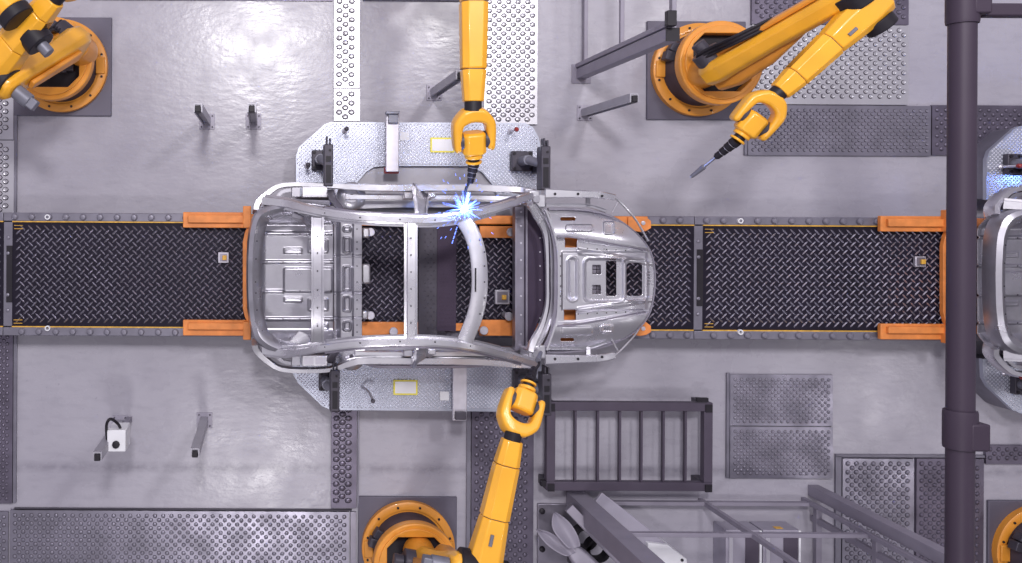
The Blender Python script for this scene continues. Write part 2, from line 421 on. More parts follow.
def make_conveyor():
    a = P(3, 335, ZD); b = P(3, 212.5, ZD)
    x0 = a.x; x1 = x0 + PER - .004; y0 = a.y - .005; y1 = b.y
    t = thing('conveyor_section', (x0, (y0 + y1) / 2, 0), '', 'conveyor', 'conveyor sections of the line')
    yi0 = P(3, 326, ZD).y; yi1 = P(3, 222, ZD).y; xc = P(12, 270, ZD).x
    MB().box(x0, x1, y0 + .02, y1 - .02, 0, ZD - .04).build('frame', 'dark', t)
    for ya, yb in ((y0, yi0 - .012), (yi1 + .012, y1)):
        MB().box(x0, x1, ya, yb, ZD - .04, ZD).build('side_rail', 'rail', t, .006)
    mb = MB(); mb.box(xc, x1 - .0, yi0, yi1, ZD - .04, ZD - .012); lozenges(mb, xc + .02, x1 - .02, yi0, yi1, ZD - .012)
    mb.build('tread_panel', ['diam', 'diamb'], t, fix=False)
    mb = MB(); mb.box(x0, xc, yi0, yi1, ZD - .04, ZD - .015)
    for f in (.15, .3, .7, .85): mb.lathe((x0 + .045, yi0 + (yi1 - yi0) * f, ZD - .015), [(.02, 0), (.018, .012), (.008, .018)], 10)
    mb.build('cross_member', 'rail', t)
    MB().box(x0 + .03, xc, yi0 + .25, yi1 - .25, ZD - .015, ZD - .004).build('cover_plate', 'black', t)
    for y in (yi0 - .006, yi1 + .006):
        MB().box(xc, x1, y - .006, y + .006, ZD - .04, ZD - .002).build('yellow_trim', 'ytrim', t)
    for y in (yi0 + .05, yi1 - .05):
        for dy in (0, .035): MB().box(xc + .02, xc + .11, y + dy - .02 - .003, y + dy - .02 + .003, ZD - .012, ZD - .002).build('yellow_mark', 'ytrim', t)
    proto = None; n = 0
    for side, yy, ph in ((0, (y0 + yi0) / 2 - .006, 8), (1, (y1 + yi1) / 2 + .006, 0)):
        for i in range(40):
            x = x0 + .12 + ph * .01 + i * .18
            if x > x1 - .05: break
            if proto is None:
                mb = MB(); mb.lathe((0, 0, 0), [(.036, 0), (.034, .018), (.024, .028), (.010, .030)], 14)
                me_o = mb.build('rail_bolt', 'rail', None); proto = me_o; bo = me_o
            else: bo = proto.copy(); COL.objects.link(bo)
            bo.parent = t; bo.location = Vector((x, yy, ZD)) - t.location
    for py in (217, 328.0):
        MB().torus_loop(P(48, py, ZD), [(.028, 0), (.028, .034), (.017, .034), (.017, 0)], 20).build('white_bushing', 'white', t)
    return t
cv = make_conveyor(); cv['label'] = 'long conveyor section left of the overhead pipe, carrying the first car body'
copy_tree(cv, (PER, 0, 0), 'conveyor section passing under the overhead pipe to the right edge')
copy_tree(cv, (-PER, 0, 0), 'conveyor section cut off by the left edge of the view')

def make_switch(px, py, z, label, big=False):
    t = thing('sensor_box', P(px, py, z), label, 'sensor', 'small grey sensor boxes on the conveyor')
    c = P(px, py, z); k = .075 if big else .055
    MB().box(c.x - k, c.x + k, c.y - k, c.y + k, z - .02, z + .02).build('housing', 'galv', t, .005)
    MB().box(c.x - k * .75, c.x + k * .75, c.y - k * .75, c.y + k * .75, z + .02, z + .024).build('inset', 'steel_dark', t)
    MB().box(c.x - .01, c.x + .035, c.y - .025, c.y + .025, z + .024, z + .05).build('orange_button', 'ytrim', t, .006)
    return t
make_switch(223.5, 257.5, ZD + .02, 'small grey sensor box with orange insert left of the first car')
make_switch(919.5, 261.5, ZD + .02, 'small grey sensor box with orange insert left of the overhead pipe')
make_switch(502, 297, ZD + .02, 'grey sensor box with orange knob seen through the car cabin', True)

# ------------------------------------------------------------------ orange carrier skid
ZK = .47
def make_skid():
    c = P(420, 275, 0); t = thing('carrier_skid', (c.x, c.y, ZD), '', 'skid', 'orange carrier skids')
    for s in (0, 1):
        ya, yb = ((212, 228) if s == 0 else (320, 335))
        mb = MB(); mb.pbox(205, 648, ya + 2, yb - 3, ZD + .035, ZK)
        mb.build('rail', 'skid', t, .008)
        mb = MB(); mb.pbox(183, 248, ya, yb + 1 - (0 if s else 1), ZD + .035, ZK + .01)
        mb.build('rail_foot', 'skid', t, .008)
        mb = MB(); mb.pbox(188, 246, ya + 3, yb - 5, ZK + .01, ZK + .05); mb.build('guide_bar', 'skid', t, .006)
        pr = MB(); pr.lathe(P(190.5, (ya + yb) / 2 - 1, ZK + .035), [(.014, 0), (.012, .012), (.004, .014)], 10); pr.build('bolt', 'dark', t)
        mb = MB(); mb.pbox(243, 251, (206 if s == 0 else 322), (228 if s == 0 else 340), ZK, ZK + .09); mb.build('end_bracket', 'skid', t, .008)
        a = [(628, ya + 1), (646, ya + 1), (651, ya + 5), (651, yb - 4), (646, yb - 1), (640, yb), (628, yb - 2)]
        mb = MB(); mb.prism([P(x, y + (4 if s == 0 else 1), ZK + .02)[:2] for x, y in a][::-1], ZK, ZK + .025); mb.build('front_lug', 'skid', t, .005)
        mb = MB(); mb.lathe(P(643, (ya + yb) / 2 + 3 - 2 * s, ZK + .025), [(.024, 0), (.022, .012), (.01, .014)], 12); mb.build('bolt', 'galv', t)
        mb = MB(); mb.pbox(480, 516, (226 if s == 0 else 320), (238 if s == 0 else 336), ZK - .02, ZK + .03); mb.build('side_pad', 'skid', t, .006)
        mb = MB(); mb.pbox(340, 420, (222 if s == 0 else 322), (226 if s == 0 else 336), ZK - .02, ZK + .03); mb.build('side_pad', 'skid', t, .006)
    # toothed end crossbeam
    z = ZK + .02
    pts = [(239, 228), (243, 228), (248, 238), (248, 312), (243, 321), (239, 321)]
    mb = MB(); sweepP(mb, [(250, 226, z), (247, 233, z), (245, 242, z), (245, 308, z), (247, 316, z), (250, 323, z)], .045, .06, 'box', 1)
    mb.build('end_crossbeam', 'skid', t, .006)
    mb = MB()
    for i in range(34):
        y = 243 + i * 1.9; mb.pbox(247, 250, y, y + .8, z - .01, z + .03)
    mb.build('toothed_rack', 'skid', t)
    mb = MB(); mb.pbox(419, 437, 222, 334, ZK + .03, ZK + .07)
    for i in range(2):
        for j in range(26): mb.lathe(P(425 + i * 6 + (j % 2) * 3, 226 + j * 4.1, ZK + .07), [(.008, 0), (.004, .004)], 6, mi=0)
    mb.build('cross_panel', 'dark', t, 0)
    mb = MB(); mb.pbox(437.5, 456, 222, 331, ZK + .03, ZK + .08)
    for i in range(4):
        for j in range(26): mb.lathe(P(440 + i * 4 + (j % 2) * 2, 226 + j * 4.0, ZK + .08), [(.006, 0), (.003, .003)], 6, mi=0)
    mb.build('cross_panel', 'dash', t, 0)
    mb = MB(); mb.pbox(557, 581, 214, 343, .60, .80); mb.build('front_crossbeam', 'skid', t, .008)
    # pads that hold the body
    for px, py in ((370, 232), (510, 232), (370, 315), (508, 316), (393, 331), (483, 330)):
        mb = MB(); p = P(px, py, ZK + .06); mb.lathe((p.x, p.y, ZD), [(.03, 0), (.03, .16), (.045, .17), (.045, .185), (.04, .19)], 14)
        mb.build('support_pad', 'galv', t)
    return t
sk = make_skid(); sk['label'] = 'orange carrier skid under the car body in the middle'
copy_tree(sk, (PER, 0, 0), 'orange carrier skid crossed by the overhead pipe at the right')

# ------------------------------------------------------------------ car body in white
def sst(a, b, x):
    t = max(0, min(1, (x - a) / (b - a))); return t * t * (3 - 2 * t)
def rb(x, y, x0, x1, y0, y1, r):   # signed distance to a rounded box, in px
    qx = abs(x - (x0 + x1) / 2) - (x1 - x0) / 2 + r; qy = abs(y - (y0 + y1) / 2) - (y1 - y0) / 2 + r
    return math.hypot(max(qx, 0), max(qy, 0)) + min(max(qx, qy), 0) - r
def hfield(name, x0, x1, y0, y1, step, zref, zfn, mask, material, parent, th=.01):
    nx = int((x1 - x0) / step); ny = int((y1 - y0) / step); mb = MB(); idx = {}
    def vid(i, j):
        if (i, j) not in idx:
            x = x0 + i * step; y = y0 + j * step; p = P(x, y, zref + zfn(x, y)); idx[(i, j)] = len(mb.v)
            mb.v.append(tuple(p))
        return idx[(i, j)]
    for i in range(nx):
        for j in range(ny):
            if mask(x0 + (i + .5) * step, y0 + (j + .5) * step):
                mb.f.append((vid(i, j), vid(i, j + 1), vid(i + 1, j + 1), vid(i + 1, j))); mb.m.append(0)
    o = mb.build(name, material, parent, fix=False, angle=60)
    s = o.modifiers.new('thickness', 'SOLIDIFY'); s.thickness = th; s.offset = -1
    return o
def dots(mb, lst, z, r=.008, mi=0):
    for q in lst:
        zz = q[2] if len(q) > 2 else z
        c = P(q[0], q[1], zz); mb.lathe((c.x, c.y, zz), [(r, 0), (r, .004)], 8, mi=mi)

_plug = {}
def dotso(lst, z, r=.008, parent=None, m='black', name='plug'):
    for q in lst:
        zz = q[2] if len(q) > 2 else z
        c = P(q[0], q[1], zz)
        if (r, m) not in _plug:
            _plug[(r, m)] = o = MB().lathe((0, 0, 0), [(r, 0), (r, .004)], 8).build(name, m, None)
        else:
            o = _plug[(r, m)].copy(); COL.objects.link(o); o.name = name
        o.parent = parent; o.location = c - rootloc(parent)

def make_car():
    c = P(455, 276, .6); t = thing('car_body', (c.x, c.y, .6), '', 'car', 'unpainted car bodies')
    # trunk floor
    boxes = [(284, 302, 248, 253.5, 1, .012), (284, 332, 268, 292, 2, .02), (284, 302, 297, 302, 1, .012), (308, 328, 239, 253, 2, .014), (308, 328, 298, 311, 2, .014), (322, 328, 323, 330, 1, .01)]
    def tf(x, y):
        h = 0
        for b in boxes:
            d = rb(x, y, *b[:5]); h += b[5] * (sst(1.0, -1.0, d) - .6 * sst(-1.0, -3.0, d) if b[1] - b[0] < 22 else sst(1.2, -1.0, d))
        for yy in (233.5, 262, 291.5 if x < 284 else -99, 319): h += .022 * sst(2.2, .6, abs(y - yy))
        h += .10 * sst(266, 256, x) + .12 * sst(226, 212, y) + .12 * sst(328, 344, y)
        h -= .10 * sst(333, 336, x)
        return h
    hfield('trunk_floor', 254, 338, 210, 346, .6, .72, tf, lambda x, y: True, 'steel2', t)
    dotso([(x, y) for y in (234, 262, 291, 319) for x in (267, 283, 300, 331)], .742, .007, parent=LAST, m='black', name='plug')
    rec = [(343, 351, 226, 232), (343, 351, 237, 253), (343, 351, 266, 291), (343, 351, 296, 312), (343, 351, 321, 331)]
    def sf(x, y):
        h = .10 * sst(336, 341, x)
        for b in rec:
            d = rb(x, y, *b, 2); h += .02 * sst(.8, -.5, d) - .03 * sst(-.9, -2.2, d)
        h += .04 * sst(352, 354, x) - .02 * sst(1.5, .4, min(abs(y - yy) for yy in (256, 293, 318)))
        return h
    hfield('rear_seat_panel', 334, 362, 218, 340, .5, .72, sf, lambda x, y: True, 'steel2', t)
    dotso([(357, y) for y in (229, 242, 249, 266, 282, 300, 309, 325, 332)], .861, .007, parent=LAST, m='black', name='plug')
    for (px, py, w_, h_) in ((366, 233, 8, 10), (366, 274, 9, 20), (365, 315, 7, 9)):
        a = P(px - w_ / 2, py + h_ / 2, .76); b = P(px + w_ / 2, py - h_ / 2, .76)
        mb = MB(); mb.box(a.x, b.x, a.y, b.y, .68, .76); mb.build('seat_bracket', 'steel', t, .02)
    # tail frame
    mb = MB(); sec = [(.5, -.5), (.5, -.1), (.42, .2), (.2, .42), (-.1, .5), (-.4, .35), (-.5, .05), (-.5, -.2), (-.3, -.25), (0, -.1), (.3, -.3)]
    sec = [(-.5, -.6), (-.5, 0), (-.38, .34), (-.1, .5), (.22, .36), (.5, 0), (.5, -.15), (.2, .1), (-.1, .22), (-.35, .05), (-.42, -.6)]
    sweepP(mb, [(326, 209, 1.3), (300, 208, 1.18), (278, 210, 1.12), (263, 216, 1.08), (257, 230, 1.06), (254.5, 252, 1.06), (254, 280, 1.06), (255, 306, 1.06), (258, 325, 1.06), (264, 338, 1.08), (280, 347, 1.12), (300, 349, 1.18), (326, 349, 1.3)],
           [.06, .10, .13, .16, .16, .15, .15, .15, .16, .16, .13, .10, .06], .16, [(-x, y) for x, y in sec][::-1], 6)
    tfm = mb.build('tail_frame', 'steel2', t)
    dotso([(259, 225), (257, 241), (256, 259), (255.5, 282), (256, 293), (257, 310), (262, 331)], 1.125, .007, parent=LAST, m='black', name='plug')
    # corner gussets at the tail
    mb = MB(); sweepP(mb, [(293, 215, 1.25), (303, 219, 1.3), (309, 226, 1.45)], [.09, .05, .04], .03, 'hat', 4); mb.build('corner_gusset', 'steel2', t)
    mb = MB()
    for pts in ([(289, 342), (299, 331), (307, 334), (311, 342), (302, 345)],): mb.prism([P(x, y, 1.3)[:2] for x, y in pts][::-1], 1.27, 1.30)
    mb.build('corner_gusset', 'steel', t, .006)
    # roof rails with pillars
    top = [(264, 201, 1.02), (285, 203.5, 1.22), (303, 208, 1.42), (325, 213, 1.6), (360, 217.5, 1.72), (400, 219.5, 1.76), (435, 220, 1.76), (465, 216, 1.72), (495, 208.5, 1.58), (515, 202, 1.4), (531, 196, 1.18)]
    bot = [(264, 350, 1.02), (285, 352, 1.22), (303, 350.5, 1.42), (325, 347, 1.6), (360, 343, 1.72), (400, 341.5, 1.76), (435, 342, 1.76), (470, 346, 1.70), (500, 353, 1.52), (520, 359, 1.35), (536, 364, 1.18)]
    for pts, k in ((top, -1), (bot, 1)):
        mb = MB(); sweepP(mb, pts, [.14, .12, .10, .085, .085, .085, .09, .09, .085, .08, .09], .06, 'hat', 6)
        o = mb.build('roof_rail', 'steel', t)
        dotso([(p[0], p[1], p[2] + .03) for p in pts[3:9]], 0, .008, parent=LAST, m='black', name='plug')
        # inner flange parallel to the rail
        mb = MB(); sweepP(mb, [(p[0], p[1] - k * 5.5, p[2] - .03) for p in pts[3:9]], .03, .02, 'box', 5); mb.build('rail_flange', 'steel2', t)
        mb = MB(); sweepP(mb, [(p[0], p[1] + k * 5, p[2] - .05) for p in pts[3:10]], .03, .03, 'box', 5); mb.build('drip_channel', 'steel_dark', t)
    # roof bows
    mb = MB(); path = PP([(317.5, 218, 1.60), (317.5, 240, 1.66), (317.5, 280, 1.68), (317.5, 320, 1.66), (317.5, 342, 1.60)], 5)
    mb.sweep(path, .115, .05, 'chan'); mb.build('roof_bow', 'steel2', t)
    dotso([(317.5, y, 1.69) for y in (236, 253, 271, 290, 308, 326)], 0, .007, LAST)
    mb = MB(); path = PP([(411, 219, 1.74), (411, 228, 1.76), (411, 280, 1.79), (411, 333, 1.76), (411, 342, 1.74)], 5)
    mb.sweep(path, lerps([.2, .125, .12, .12, .12, .12, .125, .2], len(path)), .05, 'hat'); mb.build('roof_bow', 'steel', t)
    dotso([(411, y, 1.812) for y in (238, 255, 272, 289, 306, 323)], 0, .007, LAST)
    mb = MB(); path = PP([(463, 219, 1.70), (471, 232, 1.71), (477, 250, 1.72), (479.5, 272, 1.73), (479, 295, 1.73), (475, 315, 1.72), (469, 331, 1.71), (463, 345, 1.70)], 5)
    mb.sweep(path, .145, .03, [(.5, -.5), (.5, .2), (.40, .5), (-.40, .5), (-.5, .2), (-.5, -.5)]); mb.build('windscreen_header', 'steel', t)
    dotso([(484.5, y, 1.745) for y in (252, 266, 282, 298)] + [(480, 240, 1.74), (480, 314, 1.74)], 0, .007, LAST)
    mb = MB(); mb.pbox(475, 476.3, 268, 292, 1.755, 1.762); mb.build('slot', 'black', LAST if False else t)
    # sides
    for k in (0, 1):
        S = (lambda y: y) if k == 0 else None
        if k == 0:
            quarter = [(256, 212, .98), (258, 203, .95), (268, 193, .92), (280, 186, .9), (300, 184.5, .88), (330, 186, .86), (365, 187.5, .84), (400, 188, .84), (470, 188, .84), (515, 189.5, .86), (534, 192, .95)]
            inner = [(345, 197, .76), (400, 197.5, .74), (450, 197.5, .74), (490, 198, .76), (512, 199, .8)]
            low = [(330, 208, .62), (400, 205.5, .60), (470, 205.5, .60), (505, 205, .62)]
        else:
            quarter = [(255, 342, .98), (257, 350, .95), (267, 360, .92), (280, 368, .9), (300, 370, .88), (330, 369, .86), (352, 362, .84), (372, 360, .84), (470, 361, .84), (515, 364, .86), (538, 364, .95)]
            inner = [(355, 353, .80), (400, 353.5, .8), (450, 353.5, .8), (490, 354, .8), (520, 361, .84)]
            low = [(365, 348, .9), (400, 347.5, .9), (470, 349, .9), (515, 356, .92)]
        mb = MB(); sweepP(mb, quarter, [.07, .07, .06, .05, .05, .05, .075, .075, .075, .07, .06], [.14] * 5 + [.12] * 6, 'round', 5); mb.build('side_sill', 'steel', t)
        mb = MB(); sweepP(mb, inner, .075, .08, 'hat', 5); mb.build('rocker_rail', 'steel', t)
        mb = MB(); sweepP(mb, low, .04, .06, 'box', 4); mb.build('floor_rail', 'steel2', t)
        f = (lambda y: y) if k == 0 else (lambda y: 553 - y)
        # rear quarter: light box, bracket, inner wheelhouse
        mb = MB(); y0, y1 = sorted((f(186.5), f(197.5))); mb.pbox(302, 327.5, y0, y1, .85, .99)
        mb.build('lamp_housing', 'steel', t, .008)
        mb = MB(); mb.pbox(304, 313.5, y0 + 2, y1 - 2, .99, .994); mb.pbox(315.5, 325.5, y0 + 2, y1 - 2, .99, .994); mb.build('lamp_housing_panel', 'galv', t)
        mb = MB(); mb.pbox(291.5, 300.5, y0 + .5, y1 - .5, .84, .94); mb.build('lamp_bracket', 'steel2', t, .006)
        mb = MB(); sweepP(mb, [(276, f(199), .9), (282, f(192), .9), (291, f(190), .9)], .035, .04, 'box', 3)
        sweepP(mb, [(276, f(200), .9), (300, f(202), 1.0), (330, f(203), 1.1)], .05, .04, 'hat', 3); mb.build('quarter_brace', 'steel2', t)
        p = P(352, f(196), .8)
        mb = MB(); mb.lathe((p.x, p.y, .70), [(.15, 0), (.145, .05), (.12, .07), (.07, .075), (.065, .065), (.03, .065)], 28); mb.build('wheel_house', 'steel2', t)
        mb = MB(); mb.lathe((p.x, p.y, .765), [(.022, 0), (.022, .012)], 12); mb.build('plug', 'dark', LAST)
        mb = MB(); sweepP(mb, [(330, f(190), .88), (334, f(200), 1.2), (343, f(212) if k == 0 else 345, 1.6)], [.10, .07, .05], .04, 'chan', 4); mb.build('rear_pillar', 'steel_dark', t)
        # B pillar
        bt = 216 if k == 0 else 345
        mb = MB(); sweepP(mb, [(422, f(191) if k == 0 else 361, .86), (421, f(197) if k == 0 else 357, 1.05), (421, (f(197) + bt) / 2 if k == 0 else 352, 1.35), (421, bt, 1.72)], [.24, .15, .12, .11], [.05, .05, .05, .04], 'chan', 4)
        mb.build('centre_pillar', 'steel2', t)
        mb = MB(); mb.pbox(404, 413, *sorted((f(192), f(199)) if k == 0 else (350, 357)), .84, .92); mb.build('hinge_bracket', 'steel', t, .01); mb = MB()
        mb.pbox(428, 436, *sorted((f(192), f(198)) if k == 0 else (349, 355)), .84, .94); mb.build('hinge_bracket', 'steel', t, .01)
        # front hinge pillar
        mb = MB()
        mb.pbox(529, 540, *sorted((f(190), f(203))), .8, 1.12)
        mb.pbox(534, 546, *sorted((f(194), f(208))), .8, 1.06)
        mb.pbox(525, 534, *sorted((f(188), f(194))), .75, 1.0)
        mb.build('hinge_pillar', 'steel', t, .015)
        mb = MB(); p = P(536, f(199), 1.13); mb.cyl((p.x, p.y, 1.05), (p.x, p.y, 1.15), .035); p = P(528, f(203), 1.1); mb.cyl((p.x, p.y, 1.0), (p.x, p.y, 1.13), .02)
        mb.build('hinge_pin', 'steel2', t)
        # upper fender rail, brace tubes
        mb = MB(); sweepP(mb, [(545, f(193.5), 1.0), (575, f(194), 1.0), (600, f(195), 1.0), (614, f(197.5), .97)], [.10, .075, .07, .06], .05, 'round', 5)
        sweepP(mb, [(614, f(197), .97), (622, f(204), .93), (636, f(220), .88), (648, f(241), .86)], .022, .022, 'tube', 5)
        sweepP(mb, [(618, f(202), .96), (612, f(213), .96)], .016, .016, 'tube', 2); mb.build('fender_rail', 'steel', t)
        dotso([(555, f(194), 1.027), (578, f(194), 1.027), (602, f(196), 1.027)], 0, .014, parent=LAST, m='black', name='plug')
        mb = MB(); sweepP(mb, [(546, f(205), .95), (575, f(205), .95), (590, f(206), .95), (606, f(211), .95)], .035, .04, 'chan', 4)
        sweepP(mb, [(588, f(197), .98), (588, f(206), .95)], .04, .02, 'box', 2); mb.build('apron_rail', 'steel2', t)
    mb = MB(); mb.pbox(336, 527, 199, 206.5, .56, .60); mb.build('inner_side_panel', 'steel2', t, .008)
    mb = MB(); mb.pbox(352, 520, 346, 360, .70, .74); mb.build('inner_side_panel', 'steel2', t, .008)
    # bottom long door flange
    mb = MB(); sweepP(mb, [(362, 361, .78), (375, 366, .76), (400, 366.5, .76), (455, 366.5, .76), (480, 365, .76), (492, 360, .78)], .028, .05, 'box', 5); mb.build('door_flange', 'steel_dark', t)
    # crossmember, dash, cowl
    mb = MB(); path = PP([(520, 207, .80), (520, 280, .80), (520, 350, .80)], 6); mb.sweep(path, .125, .10, 'chan'); mb.build('cross_member', 'steel_dark', t)
    dotso([(521, y, .811) for y in (212, 226, 243, 260, 278, 296, 315, 334)], 0, .010, parent=LAST, m='galv', name='spot')
    mb = MB(); pts = [(525, 206), (531, 212), (541, 230), (545, 250), (546, 281), (544, 308), (536, 328), (528, 348), (525, 350)]
    mb.prism([P(x, y, .84)[:2] for x, y in pts][::-1], .80, .83); mb.build('dash_panel', 'dash', t)
    dotso([(536 + (4 if 235 < y < 325 else 0), y, .83) for y in (238, 252, 266, 280, 300, 318)], 0, .008, parent=LAST, m='galv', name='spot')
    cow = [(530, 204, 1.15), (537, 216, 1.10), (544.5, 232, 1.06), (546.5, 252, 1.05), (547, 280, 1.05), (546.5, 305, 1.05), (541, 326, 1.07), (533, 342, 1.12), (530, 352, 1.15)]
    mb = MB(); sweepP(mb, cow, [.06, .07, .05, .035, .03, .035, .05, .07, .06], .05, 'round', 6); mb.build('cowl_rail', 'steel', t)
    mb = MB(); sweepP(mb, [(p[0] + 5.5 - (2 if i in (0, 8) else 0), p[1], p[2] - .08) for i, p in enumerate(cow)], .05, .05, 'chan', 6); mb.build('cowl_panel', 'steel2', t)
    mb = MB(); sweepP(mb, [(541, 210, 1.0), (550, 228, 1.0), (554.5, 250, 1.0), (555, 281, 1.0), (554, 312, 1.0), (549, 335, 1.0), (540, 352, 1.0)], .03, .05, 'box', 6); mb.build('cowl_flange', 'steel_dark', t)
    mb = MB(); sweepP(mb, [(545, 210, 1.04), (551, 225, 1.03), (557, 250, 1.02), (558, 281, 1.02), (557, 314, 1.02), (553, 330, 1.03), (546, 350, 1.04)], .018, .05, 'box', 6); mb.build('cowl_flange', 'steel', t)
    # nose pan (front structure)
    out = [P(x, y, 1)[:2] for x, y in ()]
    ol = [(548, 209), (570, 209), (592, 211), (610, 216), (628, 227), (641, 239), (650, 253), (653.5, 268), (654, 284), (652, 300), (648, 314), (638, 328), (622, 339), (604, 346), (585, 350), (560, 352), (546, 352), (553, 335), (557, 315), (558, 281), (557, 245), (552, 224)]
    ols = [(v.x, v.y) for v in smooth([(x, y, 0) for x, y in ol[:16]], 5)] + ol[16:]
    def edge(x):   # y of the inner seam between apron and centre panel
        return 237 + max(0, x - 575) * .18 if x < 640 else 249
    def zf(x, y):
        u = y if y < 281 else 562 - y
        h = 0
        e = 238.5 + max(0, (x - 572)) * .155
        h += .07 * sst(e + 2, e - 2, u)                                     # raised side apron
        h -= .10 * sst(.0, 1, (max(0, (x - 600)) / 54) ** 2.2) * .8          # falls to the nose
        h -= .13 * sst(e - 4, e - 36, u)                                     # apron rolls outward
        h += .03 * sst(251, 253, u) * sst(561, 563, x) * sst(648, 645, x)
        # cross-car dip strip between aprons and centre
        if x > 577: h += .02 * sst(4, 1, abs(u - (e + 12)))
        d = rb(x, y, 567.5, 577.5, 257, 301, 5); h += .012 * sst(2, 0, d) - .05 * sst(.5, -3, d)
        d = rb(x, y, 585, 624, 259, 301, 5); h += .015 * sst(3, 1, d) - .045 * sst(1, -1.5, d)
        d = rb(x, y, 624, 646, 259, 300, 4); h += .015 * sst(3, 1, d) - .03 * sst(1, -1, d)
        if y < 281:
            d = rb(x, y, 566, 592, 225, 231, 1.5); h += .016 * sst(1, -.5, d)
            d = rb(x, y, 603.5, 614, 222, 234, 2); h += .018 * sst(1, -.6, d) - .012 * sst(-1, -2.4, d)
        else:
            d = rb(x, y, 562, 592, 327, 334.5, 1.5); h += .016 * sst(1, -.5, d)
            d = rb(x, y, 601, 613, 325, 333, 2); h += .018 * sst(1, -.6, d) - .012 * sst(-1, -2.4, d)
        return h
    holes = [(606, 616.5, 261, 296, 1), (626.5, 642.5, 263, 296, 3), (560.5, 575.5, 217, 220.5, 1.5), (565, 577, 238, 247.5, .3), (564, 576, 310, 320, .3), (560.5, 574, 338, 341.5, 1),
             (592.5, 601, 265, 274, .5), (592.5, 601, 285, 294, .5)]
    def mk(x, y):
        if not inside((x, y), ols): return False
        return not any(rb(x, y, *h) < 0 for h in holes)
    NOSE = hfield('nose_pan', 546, 656, 207, 354, .5, .96, zf, mk, 'steel', t, .008)
    for y0 in (265, 285):
        mb = MB()
        for i in range(2):
            for j in range(2): mb.pbox(592.8 + i * 4.3, 596.4 + i * 4.3, y0 + .3 + j * 4.4, y0 + 3.9 + j * 4.4, .90, .905)
        mb.build('junction_block', 'steel_dark', t)
    rim = [(x, y, .95 - .08 * ((max(0, x - 600)) / 54) ** 2.2 - .02) for x, y in ol[:17]]
    mb = MB(); sweepP(mb, rim, .022, .05, 'round', 5); mb.build('nose_rim', 'steel_dark', t)
    mb = MB(); 
    for k in (0, 1):
        f = (lambda y: y) if k == 0 else (lambda y: 562 - y)
        mb = MB(); sweepP(mb, [(557, f(236), 1.025), (572, f(237), 1.03), (600, f(241.5), 1.02), (625, f(246), .99), (645, f(250), .93)], .02, .03, 'round', 4)
        mb.build('apron_seam', 'steel_dark', t)
    dotso([(578 + i * 9.5, 248 + i * .5, .992) for i in range(6)] + [(578 + i * 9.5, 314 - i * .4, .992) for i in range(6)] + [(560.5, y, .992) for y in (256, 266, 276, 286, 296, 306)], 0, .007, NOSE)
    for yy in (272, 275, 278, 281, 284): dotso([(647, yy, .90), (649.5, yy, .89)], 0, .005, NOSE)
    # suspension turret marks
    for py in (230, 330):
        p = P(628, py, .97); mb = MB(); mb.torus_loop((p.x, p.y, .90), [(.04, 0), (.038, .03), (.022, .03), (.02, 0)], 20); mb.build('mount_ring', 'steel2', t)
    return t
car = make_car(); car['label'] = 'unpainted silver car body being welded in the middle of the line'
car2 = copy_tree(car, (PER, 0, 0), 'unpainted silver car body cut off by the right edge')

# ------------------------------------------------------------------ lattice platforms, clamps, posts
ZP = .38
def lattice(mb, poly, z, pitch=.041):
    xs = [p[0] for p in poly]; ys = [p[1] for p in poly]
    j = 0; y = min(ys)
    while y < max(ys):
        x = min(xs) + (pitch / 2 if j % 2 else 0)
        while x < max(xs):
            if all(inside((x + a, y + b), poly) for a, b in ((.02, 0), (-.02, 0), (0, .02), (0, -.02))):
                k = len(mb.v); r = .0135
                mb.v += [(x - r, y, z), (x, y - r, z), (x + r, y, z), (x, y + r, z), (x, y, z + .010)]
                mb.f += [(k, k + 1, k + 4), (k + 1, k + 2, k + 4), (k + 2, k + 3, k + 4), (k + 3, k, k + 4)]; mb.m += [1] * 4
            x += pitch
        y += pitch / 2; j += 1
def platform(pts, label, arch=False):
    w_ = [P(x, y, ZP) for x, y in pts]; poly = [(v.x, v.y) for v in w_]
    c = w_[0]; t = thing('lattice_platform', (c.x, c.y, 0), label, 'platform', 'lattice platforms beside the line')
    mb = MB(); mb.prism(poly, ZP - .05, ZP); lattice(mb, poly, ZP); mb.build('deck_plate', ['deck', 'deckb'], t, fix=False)
    cx = sum(p[0] for p in poly) / len(poly); cy = sum(p[1] for p in poly) / len(poly)
    sk_ = [(cx + (x - cx) * .985, cy + (y - cy) * .97) for x, y in poly]
    MB().prism(sk_, 0, ZP - .05).build('plinth', 'rail', t)
    if arch: MB().pbox(353, 499, 163, 200, ZP - .10, ZP - .055).build('added_arch_fill', 'galvm', t)  # pale plate added over the shaded floor to lighten the arched cutout
    return t
up = [(296, 196), (296, 156), (299, 147), (325, 124), (331, 122), (525, 123), (533, 127), (539, 138), (541, 150), (541, 196), (498, 196), (492, 184), (482, 172), (470, 166), (385, 166), (374, 167), (366, 172), (355, 185), (352, 196)]
lo = [(292, 355), (541, 355), (541, 412), (331, 410), (322, 406), (298, 383), (293, 374)]
pu = platform(up, 'silver lattice platform above the middle car with an arched cutout', True)
pl = platform(lo, 'silver lattice platform below the middle car')
copy_tree(pu, (PER, 0, 0), 'bluish lattice platform corner right of the pipe, above the second car')
copy_tree(pl, (PER, 0, 0), 'lattice platform corner right of the pipe, below the second car')

